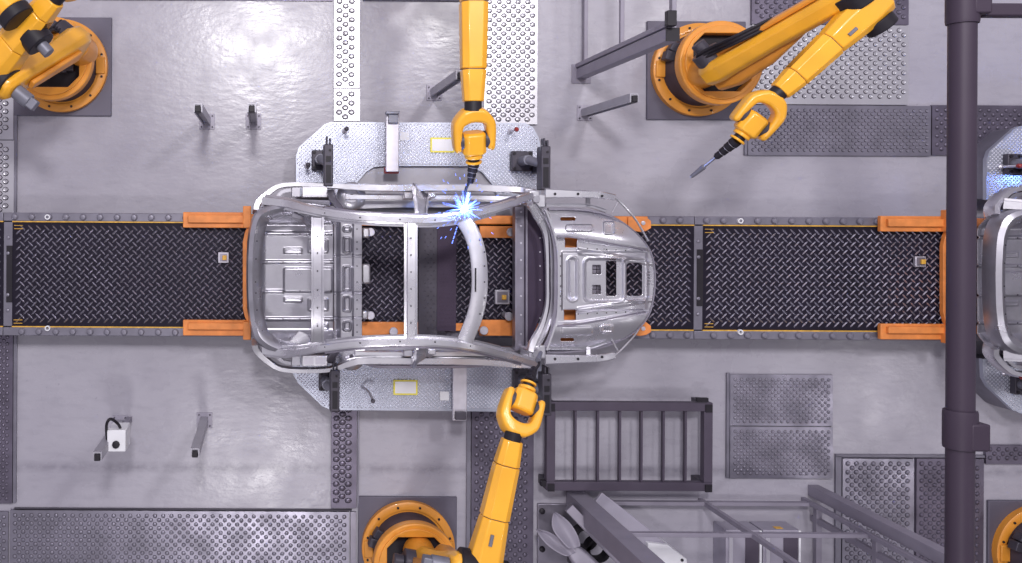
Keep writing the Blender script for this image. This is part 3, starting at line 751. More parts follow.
def make_clamp(x, yTop, yBot, pxl, pxr, pyt, pyb, flip, label):
    """clamp tower: x0..x1 px at top height, base plate px"""
    z1 = .95; c = P(x, (yTop + yBot) / 2, z1)
    t = thing('clamp_tower', (c.x, c.y, ZP), label, 'clamp', 'black clamp towers holding the car')
    mb = MB(); mb.pbox(x - 4.6, x + 4.6, yTop + 8, yBot, z1 - .16, z1); mb.build('tower_beam', 'dark', t, .01)
    mb = MB(); b0 = P(x - 3, yTop + 20, z1 - .16); b1 = P(x + 3, yTop + 34, z1 - .16)
    mb.box(b0.x, b1.x, b1.y, b0.y, ZP, z1 - .16); mb.build('tower_leg', 'dark', t, .01)
    mb = MB(); mb.pbox(x - 2.6, x + 2.6, yTop + 20, yTop + 26, z1, z1 + .004); mb.build('window', 'black', t); mb = MB(); mb.pbox(x - 2.6, x + 2.6, yTop + 29, yBot - 3, z1, z1 + .004); mb.build('window', 'black', t)
    mb = MB()
    for dx in (-2.4, 1.0): mb = MB(); mb.pbox(x + dx, x + dx + 1.8, yTop + (0 if dx < 0 else 2), yTop + 9, z1 - .12, z1 - .02); mb.build('cylinder_rod', 'dark', t, .006)
    for py in (yTop + 14,): mb = MB(); p = P(x + 1.5, py, z1); mb.cyl((p.x, p.y, z1), (p.x, p.y, z1 + .01), .012); mb.build('bolt', 'black', t)
    mb = MB(); mb.pbox(pxl, pxr, pyt, pyb, ZP + .005, ZP + .08); mb.build('base_plate', 'dark', t, .008)
    for bx, by in ((pxl + 2.5, pyt + 2.5), (pxl + 2.5, pyb - 2.5), (pxr - 2.5, pyt + 2.5), (pxr - 2.5, pyb - 2.5)):
        mb = MB(); p = P(bx, by, ZP + .08); mb.cyl((p.x, p.y, ZP + .08), (p.x, p.y, ZP + .095), .016, n=10); mb.build('bolt', 'black', t)
    a = P((pxl + pxr) / 2, (pyt + pyb) / 2, ZP + .1); b = P(x, yTop + 27, z1 - .1)
    mb = MB(); mb.cyl((a.x, a.y, ZP + .08), (a.x, a.y, .7), .05); mb.cyl((a.x, a.y, .68), (b.x, b.y, .85), .045); mb.build('support_arm', 'grey', t)
    return t
c1 = make_clamp(328.5, 136, 186, 312, 326, 150, 170, 0, 'black clamp tower at the upper left flank of the middle car')
c2 = make_clamp(546, 138, 190, 512, 533, 151, 171, 0, 'black clamp tower at the upper right of the car, beside a grey arm')
c3 = make_clamp(335, 362, 412, 319, 332, 371, 391, 1, 'black clamp tower at the lower left flank of the middle car')
c4 = make_clamp(547, 366, 416, 514, 532, 370, 390, 1, 'black clamp tower beside the lower welding arm tip')
copy_tree(c1, (PER, 0, 0), 'black clamp tower above the cut-off car at the right edge')
copy_tree(c3, (PER, 0, 0), 'black clamp tower below the cut-off car at the right edge')

def make_channel(xa, xb, ya, yb, headtop, label):
    z = .62; t = thing('support_channel', P((xa + xb) / 2, (ya + yb) / 2, ZP), label, 'bracket', 'pale grey channel brackets on the platforms')
    mb = MB(); mb.pbox(xa, xb, ya, yb, z - .035, z); mb.build('channel_plate', 'galv', t, .008)
    mb = MB(); mb.pbox(xa + 3, xb - 3, (ya + yb) / 2 - 5, (ya + yb) / 2 + 5, ZP, z - .035); mb.build('foot', 'steel_dark', t)
    mb = MB()
    if headtop: mb.pbox(xa + 2.5, xb - .5, ya + 3, ya + 12, z, z + .05); mb.pbox(xa, xb + .5, ya, ya + 3, z, z + .08)
    else: mb.pbox(xa + 2.5, xb - .5, yb - 9, yb - 1, z, z + .05)
    mb.build('stop_block', 'grey' if headtop else 'dark', t, .006)
    if headtop:
        mb = MB(); mb.pbox(xa - 1.5, xb, yb - 5, yb + 1.5, z - .09, z - .03); mb.build('red_buffer', 'red', t, .008)
    return t
make_channel(386, 399, 111, 172, True, 'pale channel bracket with red end crossing the upper platform')
make_channel(453, 467, 362, 421, False, 'pale channel bracket on the lower platform with dark end block')

def label_plate(px, py, w_, h_, label):
    t = thing('notice_plate', P(px, py, ZP), label, 'sign', 'white notices edged in yellow')
    mb = MB(); mb.pbox(px - w_ / 2, px + w_ / 2, py - h_ / 2, py + h_ / 2, ZP + .008, ZP + .016); mb.build('border', 'ylabel', t)
    mb = MB(); mb.pbox(px - w_ / 2 + 1.6, px + w_ / 2 - 1.6, py - h_ / 2 + 1.6, py + h_ / 2 - 1.6, ZP + .016, ZP + .02); mb.build('sheet', 'paper', t)
label_plate(442.5, 145, 24, 15, 'white notice with yellow border on the upper platform')
label_plate(405.5, 387.5, 24, 15, 'white notice with yellow border on the lower platform')
for x, y, lb in ((404.5, 136, 'small blank pale tag on the upper platform beside the channel bracket'), (444.5, 396, 'small blank pale tag on the lower platform beside the channel bracket')):
    tag(MB().pbox(x - 4.5, x + 4.5, y - 4.5, y + 4.5, ZP + .008, ZP + .014).build('blank_tag', 'white'), lb, 'tag', 'blank pale tags')

def pin(px, py, dx, dy, label, tip='grey'):
    t = thing('guide_pin', P(px, py, ZP), label, 'pin', 'small guide pins on the platforms')
    a = P(px, py, ZP); MB().lathe((a.x, a.y, ZP + .005), [(.028, 0), (.028, .02), (.014, .03), (.014, .22)], 12).build('stem', 'galv', t)
    MB().lathe((a.x, a.y, ZP + .225), [(.02, 0), (.026, .02), (.02, .045), (.006, .055)], 12).build('tip', tip, t)
pin(344.5, 131, 0, 0, 'guide pin with dark tip right of the upper left clamp', 'dark')
pin(307, 166, 0, 0, 'guide pin with dark tip left of the upper left clamp', 'dark')
pin(510, 131.5, 0, 0, 'guide pin with red tip right of the yellow welding arm', 'red')
pin(1000, 167, 0, 0, 'guide pin with red tip above the cut-off car', 'red')
pin(1003, 373, 0, 0, 'guide pin with red tip below the cut-off car', 'red')
# bent rod on lower platform
mb = MB(); sweepP(mb, [(362, 387, ZP + .02), (368, 391, ZP + .2), (373, 400, ZP + .35)], .025, .025, 'tube', 4)
t = thing('bent_rod', P(362, 387, ZP), 'thin grey bent rod with dark tip on the lower platform', 'rod'); mb.build('rod', 'galv', t)
p = P(373, 401, ZP + .35); MB().lathe((p.x, p.y, p.z - .02), [(.02, 0), (.024, .02), (.018, .05)], 12).build('tip', 'dark', t)
# perforated foot plate under the arch
tag(sheet('gusset_plate', [P(x, y, .1)[:2] for x, y in smooth([(474, 168, 0), (484, 172, 0), (494, 184, 0), (497, 192, 0)], 4) and [(474, 167), (484, 171), (492, 180), (497, 192), (474, 192)]][::-1], [], .1, .04, .005, 'treadB', None),
    'small grey gusset plate in the arched cutout beside the welding tip', 'plate')

# short sensor posts
HP = 1.35
def make_post(px, py, label, rot=0, lean=0):
    a = P(px, py, 0); t = thing('sensor_post', (a.x, a.y, 0), label, 'post', 'short grey sensor posts on the floor')
    mb = MB(); mb.box(a.x - .085, a.x + .085, a.y - .085, a.y + .085, 0.0, .014); mb.build('foot_plate', 'floorc', t, .004)
    for i in (-1, 1):
        for j in (-1, 1):
            mb = MB(); mb.cyl((a.x + i * .06, a.y + j * .06, .014), (a.x + i * .06, a.y + j * .06, .026), .009, n=8); mb.build('anchor_bolt', 'dark', t)
    mb = MB(); k = .042
    mb.box(a.x - k, a.x + k, a.y + k - .012, a.y + k, .014, HP); mb.box(a.x - k, a.x - k + .012, a.y - k, a.y + k - .012, .014, HP); mb.box(a.x + k - .012, a.x + k, a.y - k, a.y + k - .012, .014, HP)
    mb.box(a.x - k + .012, a.x + k - .012, a.y - k + .03, a.y + k - .012, .014, HP - .01, 0)
    mb.build('mast', 'post', t)
    mb = MB(); mb.box(a.x - k * .65, a.x + k * .65, a.y - k, a.y + k * .5, HP - .12, HP + .02); mb.build('sensor_head', 'black', t, .006)
    return t
make_post(207, 121.5, 'short sensor post in the upper left bay, left of the two')
make_post(253.5, 121.5, 'short sensor post in the upper left bay, right of the two')
make_post(120, 423, 'short sensor post in the lower left bay beside the white box')
make_post(204.5, 420, 'short sensor post standing alone in the lower left bay')
make_post(434, 93, 'short sensor post left of the yellow welding forearm')
make_post(584.5, 113, 'short sensor post left of the big right robot base')
# white control box
t = thing('control_box', P(113, 441, 0), 'white control box with black round button beside a sensor post', 'box')
mb = MB(); mb.pbox(107, 125.5, 430, 452, .65, .98); mb.build('housing', 'white', t, .01)
mb = MB(); p = P(116, 440, .9); mb.box(p.x - .03, p.x + .03, p.y - .03, p.y + .03, 0, .65); mb.build('stand', 'fence', t)
p = P(116, 444.5, .98); MB().lathe((p.x, p.y, .98), [(.038, 0), (.036, .02), (.02, .025)], 20).build('button', 'black', t)
mb = MB(); sweepP(mb, [(108, 445, .85), (106.5, 432, .95), (107, 423, 1.05), (111, 419, 1.05), (118, 424, .98), (121, 430, .85)], .03, .03, 'tube', 6); mb.build('cable', 'black', t)

# ------------------------------------------------------------------ robots
def frame2(a, d, upv=(0, 0, 1)):
    """matrix: x along d, y across, z up-ish"""
    x = Vector(d).normalized(); up = Vector(upv); y = up.cross(x).normalized(); z = x.cross(y)
    m = Matrix((x, y, z)).transposed().to_4x4(); m.translation = Vector(a); return m
def rr_section(w_, h_, c=.25):
    a, b = w_ / 2, h_ / 2; k = min(a, b) * c
    return [(a, -b + k), (a, b - k), (a - k, b), (-a + k, b), (-a, b - k), (-a, -b + k), (-a + k, -b), (a - k, -b)]
def limb(mb, M4, stations, mi=0):
    """stations: (x along, y offset, z offset, width, height)"""
    K = 8; vs = []
    for x, yo, zo, w_, h_ in stations:
        for u, v in rr_section(w_, h_, .45): vs.append(M4 @ Vector((x, yo + u, zo + v)))
    N = len(stations)
    fs = [(i * K + k, i * K + (k + 1) % K, (i + 1) * K + (k + 1) % K, (i + 1) * K + k) for i in range(N - 1) for k in range(K)]
    fs += [tuple(range(K - 1, -1, -1)), tuple(range((N - 1) * K, N * K))]
    mb.add(vs, fs, mi)
def robot(bx, by, label, S=None, E=None, W=None, T0=None, T1=None, yaw=0, side=1, arms=True, link_w=.30, fw=(.30, .225, .185), fork=None, hs=1):
    t = thing('welding_robot', (bx, by, 0), label, 'robot', 'yellow industrial robots')
    MB().box(bx - .54, bx + .54, by - .54, by + .54, 0.0, .035).build('base_plate', 'plate', t, .008)
    MB().torus_loop((bx, by, .035), [(.505, 0), (.505, .075), (.49, .085), (.425, .085), (.42, .06), (.395, .06), (.395, 0)], 64).build('base_ring', 'orange', t); ring_o = LAST
    proto = None
    for i in range(12):
        a = 2 * math.pi * (i + .5) / 12
        if proto is None: proto = MB().lathe((0, 0, 0), [(.013, 0), (.013, .012), (.008, .014)], 8).build('ring_bolt', 'black', None); b = proto
        else: b = proto.copy(); COL.objects.link(b)
        b.parent = ring_o; b.location = (.462 * math.cos(a), .462 * math.sin(a), .12)
    a0 = R(yaw)
    for q in (a0, a0 + math.pi): 
        mb = MB(); d = Vector((math.cos(q), math.sin(q), 0)); n = Vector((-d.y, d.x, 0)); mb.obox(Vector((bx, by, .11)) + d * .435, d, n, Vector((0, 0, 1)), .05, .09, .035)
        mb.build('ring_lug', 'orange', t, .01)
    MB().lathe((bx, by, .035), [(.40, 0), (.385, .12), (.375, .14), (.37, .30), (.38, .31), (.38, .38), (.40, .42)], 48).build('drum', 'drum', t)
    mb = MB()
    for k, r in ((0, .02), (1, .035)): 
        d = Vector((math.cos(a0 + 2.6 + k * .25), math.sin(a0 + 2.6 + k * .25), 0)); mb.obox(Vector((bx, by, .24)) + d * .40, d, Vector((-d.y, d.x, 0)), Vector((0, 0, 1)), .03 + r, .05, .06)
    mb.build('connector_box', 'dark', t, .01)
    # turntable: ring with a chamfered square well
    Tm = Matrix.Translation((bx, by, .52)) @ Matrix.Rotation(a0, 4, 'Z')
    circ = [(.435 * math.cos(2 * math.pi * i / 64), .435 * math.sin(2 * math.pi * i / 64)) for i in range(64)]
    w1, w2 = .30, .185; well = [(w1, -w2), (w1, w2), (w2, w1), (-w2, w1), (-w1, w2), (-w1, -w2), (-w2, -w1), (w2, -w1)]
    sheet('turntable', circ, [well], 0, .13, .015, 'orange', t, Tm)
    circ2 = [(.385 * math.cos(2 * math.pi * i / 64), .385 * math.sin(2 * math.pi * i / 64)) for i in range(64)]
    sheet('turntable_rim', circ2, [well], 0, .03, .008, 'orange', t, Matrix.Translation((0, 0, .07)) @ Tm)
    mb = MB(); mb.prism([(Tm @ Vector((x, y, 0)))[:2] for x, y in well], .46, .475); mb.build('well_floor', 'black', t)
    mb = MB(); rnd = random.Random(int(bx * 10))
    for i in range(9):
        q = rnd.uniform(0, 6.28); rr = rnd.uniform(.12, .22); p = Tm @ Vector((rr * math.cos(q), rr * math.sin(q), 0)); s_ = rnd.uniform(.025, .05)
        mb.box(p.x - s_, p.x + s_, p.y - s_, p.y + s_, .47, .52 + rnd.uniform(0, .08))
    mb.build('cable_block', 'dark', t, .008)
    if S is None: return t
    S = Vector(S); E = Vector(E); W = Vector(W); T0 = Vector(T0); T1 = Vector(T1)
    d = (E - S); horiz = Vector((d.x, d.y, 0)).normalized(); ax = Vector((-horiz.y, horiz.x, 0)) * side     # joint axis direction
    # shoulder casting
    mb = MB(); c0 = Vector((S.x, S.y, .5)); mb.lathe(c0, [(.16, 0), (.16, .1), (.14, .2), (.12, .32), (.08, .36)], 28)
    mb.build('shoulder_housing', 'orange', t, .01)
    mb = MB(); mb.cyl(S - ax * .22 * hs, S - ax * .02 * hs, .135, n=28); mb.cyl(S - ax * .32 * hs, S - ax * .22 * hs, .07, n=16); mb.build('shoulder_motor', 'dark', t, .01)
    # link arm
    L = (E - S).length; m4 = frame2(S, E - S, ax.cross(E - S))
    mb = MB(); h = .15
    # the link: wide in the swing plane (z of frame), thin across
    m4 = frame2(S, E - S, horiz.cross(Vector((0, 0, 1))).cross(E - S))
    limb(mb, m4, [(-.16, 0, 0, .18, .16), (-.10, 0, 0, .22, .30), (.05, 0, 0, .24, .36), (.22, 0, 0, .22, .32), (L * .5, 0, 0, .20, .27), (L - .2, 0, 0, .20, .27), (L - .02, 0, 0, .20, .27), (L + .09, 0, 0, .18, .22), (L + .13, 0, 0, .12, .12)])
    mb.build('link_arm', 'yellow', t, .012)
    mb = MB(); limb(mb, m4, [(.1, -.13 * side, 0, .05, .12), (L - .2, -.13 * side, 0, .05, .09)]); mb.build('link_rib', 'orange', t, .008)
    mb = MB(); limb(mb, m4, [(-.12, .14 * side, -.05, .16, .2), (.1, .16 * side, -.08, .2, .3), (L * .35, .14 * side, -.06, .16, .24), (L * .62, .08 * side, -.02, .08, .12)]); mb.build('link_casting', 'orange', t, .02)
    # elbow
    mb = MB(); mb.cyl(E + ax * -.02, E + ax * .13, .175, n=32); mb.build('elbow_joint', 'black', t, .01)
    E2 = E + ax * .19
    mb = MB(); mb.cyl(E2 + ax * .12, E2 + ax * .22, .13, n=28); mb.build('elbow_cover', 'black', t, .01)
    mb = MB(); mb.cyl(E - ax * .10, E - ax * .26, .07, n=20); mb.obox(E - ax * .28, horiz, ax, Vector((0, 0, 1)), .05, .05, .05); mb.build('elbow_motor', 'grey', t, .01)
    # forearm
    fd = W - E2; FL = fd.length; m5 = frame2(E2, fd); a, b, c = fw
    mb = MB(); limb(mb, m5, [(-.18, 0, 0, a * .6, a * .55), (-.13, 0, 0, a * .95, a * .85), (.02, 0, 0, a, a * .95), (.20, 0, 0, a * .92, a * .85), (FL * .38, 0, 0, b * 1.05, b), (FL * .40, 0, 0, b * .99, b * .95)])
    mb.build('forearm_housing', 'yellow', t, .01)
    mb = MB(); limb(mb, m5, [(FL * .405, 0, 0, b * 1.06, b), (FL * .78, 0, 0, c * 1.14, c * 1.1), (FL * .785, 0, 0, c * 1.10, c)])
    mb.build('forearm_tube', 'yellow', t, .008)
    mb = MB(); limb(mb, m5, [(FL * .395, 0, 0, b * .95, b * .9), (FL * .41, 0, 0, b * .95, b * .9)]); mb.build('forearm_seam', 'dark', t); mb = MB(); limb(mb, m5, [(FL * .78, 0, 0, c * 1.0, c * .95), (FL * .80, 0, 0, c * 1.0, c * .95)])
    mb.build('forearm_seam', 'dark', t)
    mb = MB(); limb(mb, m5, [(FL * .79, 0, 0, c * 1.13, c * 1.05), (FL * .97, 0, 0, c * .92, c * .85)]); mb.build('forearm_end', 'yellow', t, .008)
    mb = MB(); limb(mb, m5, [(FL * .22, .02, a * .42, .03, .03), (FL * .30, .02, a * .40, .03, .03)]); mb.build('name_badge', 'grey', t)
    mb = MB(); mb.cyl(m5 @ Vector((FL * .97, 0, 0)), m5 @ Vector((FL + .04, 0, 0)), c * .40, n=24); mb.build('wrist_collar', 'black', t)
    # fork (U yoke) opening towards the tool
    fdv = (T0 - W); FK = fdv.length; m6 = frame2(W, fdv)
    w_ = .185; outl = smooth([(.02, -.09, 0), (.0, 0, 0), (.02, .09, 0), (.08, .15, 0), (.16, w_, 0), (.34, w_ - .005, 0), (.385, w_ - .02, 0), (.39, w_ - .05, 0)], 4) + smooth([(.37, .118, 0), (.22, .108, 0), (.15, .085, 0), (.125, .0, 0), (.15, -.085, 0), (.22, -.108, 0), (.37, -.118, 0)], 4) + \
        smooth([(.39, -w_ + .05, 0), (.385, -w_ + .02, 0), (.34, -w_ + .005, 0), (.16, -w_, 0), (.08, -.15, 0), (.02, -.09, 0)], 4)[:-1]
    sheet('wrist_fork', [(p.x, p.y) for p in outl], [], 0, .16, .03, 'yellow', t, m6)
    mb = MB(); limb(mb, m6, [(.225, 0, 0, .17, .12), (.245, 0, 0, .205, .17), (.41, 0, 0, .205, .17), (.43, 0, 0, .15, .13)]); mb.build('wrist_block', 'yellow', t, .01)
    for s_ in (-1, 1):
        mb = MB(); mb.cyl(m6 @ Vector((.30, s_ * .095, 0)), m6 @ Vector((.30, s_ * .13, 0)), .075, n=24); mb.build('wrist_bearing', 'dark', t)
    mb = MB(); mb.cyl(m6 @ Vector((.43, 0, 0)), m6 @ Vector((.46, 0, 0)), .078, n=24); mb.build('flange_disc', 'yellow', t, .004)
    mb = MB(); mb.cyl(m6 @ Vector((.46, 0, 0)), m6 @ Vector((.49, 0, 0)), .05, n=20)
    mb.build('spacer', 'black', t)
    mb = MB(); mb.cyl(m6 @ Vector((.49, 0, 0)), m6 @ Vector((.51, 0, 0)), .07, n=24); mb.build('flange_disc', 'yellow', t, .004)
    A = m6 @ Vector((.51, 0, 0)); D = (T1 - A); u = D.normalized(); dl = D.length
    mb = MB(); k = min(.26, dl * .45)
    for i in range(4): mb.cyl(A + u * (k * i / 4), A + u * (k * (i + .75) / 4), .05 - i * .006, n=16); mb.cyl(A + u * (k * (i + .6) / 4), A + u * (k * (i + 1) / 4), .036 - i * .004, n=14)
    tt = mb.build('torch_body', 'black', t)
    for i in range(3): MB().cyl(A + u * (k * (i + .75) / 4), A + u * (k * (i + .85) / 4), .046 - i * .006, n=16).build('torch_band', 'galv', tt)
    side_v = u.cross(Vector((0, 0, 1))).normalized()
    mb = MB(); pth = smooth([A + u * k * .8, A + u * (k + (dl - k) * .35) + side_v * (0 if fork else .03), T1 - u * (dl - k) * .25, T1], 5); mb.sweep(pth, .026, .026, 'tube'); mb.build('torch_neck', 'steel2' if fork else 'black', t)
    mb = MB(); mb.cyl(T1 - u * min(.16, dl * .35), T1 - u * .01, .026, .018, n=14); mb.build('torch_nozzle', 'grey', t)
    # harness
    mb = MB()
    for i in range(3):
        o_ = (i - 1) * .03
        p1 = S - ax * .20 * hs + Vector((0, 0, .04)) + ax * o_; EE = S.lerp(E, .55); p4 = EE - ax * .12 * hs + ax * o_ - Vector((0, 0, .08))
        m_ = (p1 + p4) / 2 - ax * .03 * hs + Vector((-horiz.x * .12, -horiz.y * .12, .12))
        p0 = Vector((bx, by, .5)) - horiz * (.18 + i * .02) - ax * .1 * hs
        mb.sweep(smooth([p0, p0 + Vector((0, 0, .25)) - horiz * .05, p1 - horiz * .1, p1 * .7 + p4 * .3 - horiz * .1 - ax * .02 * hs, m_, p4], 5), .034, .034, 'tube', n=8)
    mb.build('cable_harness', 'black', t)
    return t

# right robot
b3 = P(695, 71, 0)
robot(b3.x, b3.y, 'yellow robot at the upper right whose torch hangs over bare floor', P(718, 68, .92), P(853, -8, 2.15), P(777, 94, 2.0), P(745, 131, 1.9), P(691, 177, 1.5), side=-1, yaw=0, fork=True)
# top middle robot
robot(1.60, 2.84, 'yellow robot reaching in from the top edge, welding the car roof', (1.62, 2.80, .92), (1.60, 2.42, 2.15), P(473, 107, 2.12), P(473.5, 145, 2.0), P(466, 207, 1.82), side=1, yaw=0, fw=(.30, .22, .185))
# lower robot
b4 = P(407, 545, 0)
robot(b4.x, b4.y, 'yellow robot at the bottom whose torch touches the windscreen pillar', P(425, 566, .92), P(460, 568, 2.15), P(513, 436, 2.1), P(525, 395, 1.95), P(541, 352, 1.45), side=-1, yaw=0)
# top left robot
b1 = P(63, 67, 0)
robot(b1.x, b1.y, 'yellow robot folded over its base in the top left corner', P(74, 44, .95), P(7, 84, 1.85), P(56, -4, 2.3), P(80, -40, 2.2), P(100, -70, 1.9), side=-1, yaw=0, fw=(.36, .28, .2), hs=-1)
r1 = LAST.parent
a_ = P(38, 41, 2.12); mb = MB(); mb.cyl(a_ - Vector((.06, -.07, 0)), a_ + Vector((.03, -.035, 0)), .135, n=28); mb.build('joint_disc', 'black', r1, .01)
mb = MB(); mb.cyl(a_, a_ + Vector((.10, -.11, .0)), .055, n=18); mb.build('joint_motor', 'grey', r1, .008)
a_ = P(17, 17, 2.35); mb = MB(); mb.cyl(a_ - Vector((.04, -.05, 0)), a_ + Vector((.02, -.025, 0)), .15, n=28); mb.build('joint_disc', 'black', r1, .01)
mb = MB(); mb.cyl(a_ - Vector((.14, -.16, 0)), a_ - Vector((.04, -.05, 0)), .13, n=28); mb.build('joint_cover', 'yellow', r1, .01)
# corner robot
b5 = P(1035, 549, 0)
robot(b5.x, b5.y, 'orange robot base ring in the bottom right corner', (b5.x + .2, b5.y - .1, .92), (b5.x + .7, b5.y - .5, 2.1), (b5.x + 1.7, b5.y - 1.1, 2.2), (b5.x + 2.1, b5.y - 1.3, 2.0), (b5.x + 2.4, b5.y - 1.5, 1.6), yaw=0)

# ------------------------------------------------------------------ welding sparks
wp = P(464, 209, 1.83)
mb = MB(); mb.lathe((wp.x, wp.y, wp.z - .035), [(.004, 0), (.026, .01), (.034, .035), (.026, .06), (.004, .07)], 16)
tag(mb.build('welding_arc', 'arc'), 'glaring white welding arc on the car roof rail', 'welding arc')
mb = MB(); rnd = random.Random(3)
for i in range(95):
    a = rnd.uniform(0, 6.28); e = rnd.uniform(-.05, .9); L = abs(rnd.gauss(0, .075)) + .035
    d = Vector((math.cos(a) * math.cos(e), math.sin(a) * math.cos(e), math.sin(e)))
    if d.y < -.2 and rnd.random() < .5: L *= .5
    r0 = rnd.uniform(.0, .06); mb.cyl(wp + d * r0, wp + d * (r0 + L), .0030, .0010, n=4)
for i in range(40):
    a = rnd.uniform(0, 6.28); r = rnd.uniform(.12, .34); p = wp + Vector((math.cos(a) * r, math.sin(a) * r, rnd.uniform(-.0, .2)))
    mb.cyl(p, p + Vector((math.cos(a), math.sin(a), .2)) * .022, .003, .0015, n=4)
for i in range(4):
    p = wp + Vector((-.06 - i * .012, -.16 - i * .04, .0)); mb.cyl(p, p + Vector((-.01, -.03, 0)), .004, n=4)
tag(mb.build('welding_sparks', 'spark'), 'spray of thin blue sparks around the welding arc', 'sparks', kind='stuff')
def point(loc, e, col, r=.05):
    l = bpy.data.lights.new('arc_light', 'POINT'); l.energy = e; l.color = col; l.shadow_soft_size = r
    o = bpy.data.objects.new('arc_light', l); COL.objects.link(o); o.location = loc
point(wp + Vector((0, .03, .12)), 14, (.25, .4, 1))
point((P(1070, 175, .75)), 9, (.15, .3, 1))

# ------------------------------------------------------------------ fences, frame, cabinets
def post(ax, ay, h, half, label, cap=True, name='fence_post'):
    a = P(ax, ay, 0); t = thing(name, (a.x, a.y, 0), label, 'fence post', 'tall grey fence posts')
    MB().box(a.x - half, a.x + half, a.y - half, a.y + half, 0.0, h).build('mast', 'fence', t, .006)
    if cap: MB().box(a.x - half * 1.9, a.x + half * 1.9, a.y - half * 1.9, a.y + half * 1.9, 0, .015).build('foot_plate', 'fence', t)
    if cap: MB().box(a.x - half * 1.02, a.x + half * 1.02, a.y - half * 1.02, a.y + half * 1.02, h, h + .02).build('cap', 'black', t)
    return t
post(581, 74, 2.24, .055, 'tall grey fence post left of the right robot base')
post(575, 500, 2.4, .10, 'stout grey fence post at the bottom below the barred frame', False)
post(813, 490, 2.6, .06, 'tall grey fence post leaning toward the overhead pipe at the bottom', False)
post(700, 500, 2.3, .025, 'thin grey pole between the two bottom fence posts', False)
post(803, 499, 2.45, .024, 'thin grey pole running parallel just below the long leaning post', False)
def fence_y(px, py, label):
    a = P(px, py, 0); t = thing('guard_fence', (a.x, a.y + .1, 0), label, 'fence')
    for z, hh in ((.06, .03), (1.08, .02), (2.2, .03)):
        MB().box(a.x - .02, a.x + .02, a.y + .06, a.y + 2.6, z - hh, z + hh).build('rail', 'fence', t, .004)
    return t
fence_y(583, 74, 'grey fence rails running up out of view from the tall post')
# second post rising beside the first
t = thing('light_curtain', P(577, 67, 0), 'slim grey light curtain column with black cap beside the fence post', 'sensor column')
a = P(577, 66, 0); MB().box(a.x - .022, a.x + .022, a.y - .022, a.y + .022, 0, 2.28).build('column', 'fence', t, .005)
MB().box(a.x - .04, a.x + .04, a.y - .03, a.y + .10, 2.28, 2.34).build('cap', 'black', t, .005)
a = P(578, 499, 0); b = P(811, 494, 0)
t = thing('guard_fence', (a.x, a.y, 0), 'horizontal grey fence rails between the two bottom posts', 'fence')
for z, hh, e in ((.12, .035, 0), (1.08, .03, 0), (2.25, .03, 0)):
    MB().box(a.x + .1, b.x - .05, a.y - .02, a.y + .02, z - hh, z + hh).build('rail', 'fence', t, .004)
t = thing('guard_fence', (b.x, b.y - .1, 0), 'grey fence upright and rails running down beside the long leaning post', 'fence')
for z in (.12, 1.08): MB().box(b.x - .03, b.x + .03, b.y - 1.6, b.y - .09, z - .03, z + .03).build('rail', 'fence', t)
MB().box(b.x - .025, b.x + .025, b.y - .28, b.y - .22, .03, 2.3).build('upright', 'fence', t)

# barred frame
zt = .30
t = thing('barred_frame', P(630, 446, 0), 'dark barred steel frame lying level beside the tread plate pair', 'frame')
o4 = [P(x, y, zt) for x, y in ((547, 402), (713, 402), (713, 491.5), (547, 491.5))]
x0, x1, y0, y1 = o4[0].x, o4[1].x, o4[2].y, o4[0].y; k = .092
MB().box(x0, x1, y1 - k, y1, zt - .09, zt).build('long_beam', 'frame', t, .005)
MB().box(x0, x1, y0, y0 + k, zt - .09, zt).build('long_beam', 'frame', t, .005)
MB().box(x0, x0 + k, y0 + k, y1 - k, zt - .09, zt).build('short_beam', 'frame', t, .005)
MB().box(x1 - k, x1, y0 + k, y1 - k, zt - .09, zt).build('short_beam', 'frame', t, .005)
for px in (575, 597.5, 619.5, 641, 663, 685):
    x = P(px, 446, zt - .05).x; MB().box(x - .011, x + .011, y0 + k, y1 - k, zt - .08, zt - .03).build('bar', 'frame', t)
for x, y in ((x0, y0), (x1 - k, y0), (x1 - k, y1 - k), (x0, y1 - k)):
    MB().box(x, x + k, y, y + k, 0, zt - .09).build('foot', 'dark', t)
    MB().box(x + .01, x + k - .01, y - .005, y + k * .8, zt, zt + .015).build('corner_cap', 'black', t)
MB().box(x0 - .05, x0, y0 + .04, y0 + .10, zt - .08, zt - .01).build('latch', 'black', t)
p = P(702, 400.5, zt); MB().box(p.x - .06, p.x + .06, p.y - .012, p.y + .03, zt - .02, zt + .02).build('latch', 'black', t)

# low cabinets at the bottom
def cab(xa, xb, label):
    z = .28; a = P(xa, 530, z); b = P(xb, 590, z); t = thing('low_cabinet', ((a.x + b.x) / 2, a.y, 0), label, 'cabinet', 'low grey cabinets behind the bottom fence')
    MB().box(a.x, b.x, b.y, a.y, 0, z).build('body', 'floorc', t, .006)
    w_ = b.x - a.x
    MB().box(a.x + w_ * .55, b.x - .03, b.y + .02, a.y - .03, z, z + .01).build('recessed_panel', 'frame', t)
    MB().box(b.x - .025, b.x - .005, b.y, a.y, z, z + .02).build('white_edge', 'white', t)
    MB().box(a.x + .03, a.x + .07, b.y + .02, a.y - .03, z, z + .012).build('pale_strip', 'galv', t)
    MB().box(a.x + w_ * .4, a.x + w_ * .6, a.y, a.y + .005, .18, .24).build('yellow_tag', 'ytrim', t)
cab(726, 761, 'low grey cabinet behind the bottom fence, left of the pair')
cab(763, 800, 'low grey cabinet behind the bottom fence, right of the pair')
t = thing('junction_cabinet', P(668, 560, 0), 'pale sloping equipment box beside the stout bottom post', 'cabinet')
pts = [(648, 543), (668, 545), (687, 559), (689, 575), (648, 575)]
MB().prism([P(x, y, .4)[:2] for x, y in pts][::-1], 0, .4).build('body', 'white', t, .01)
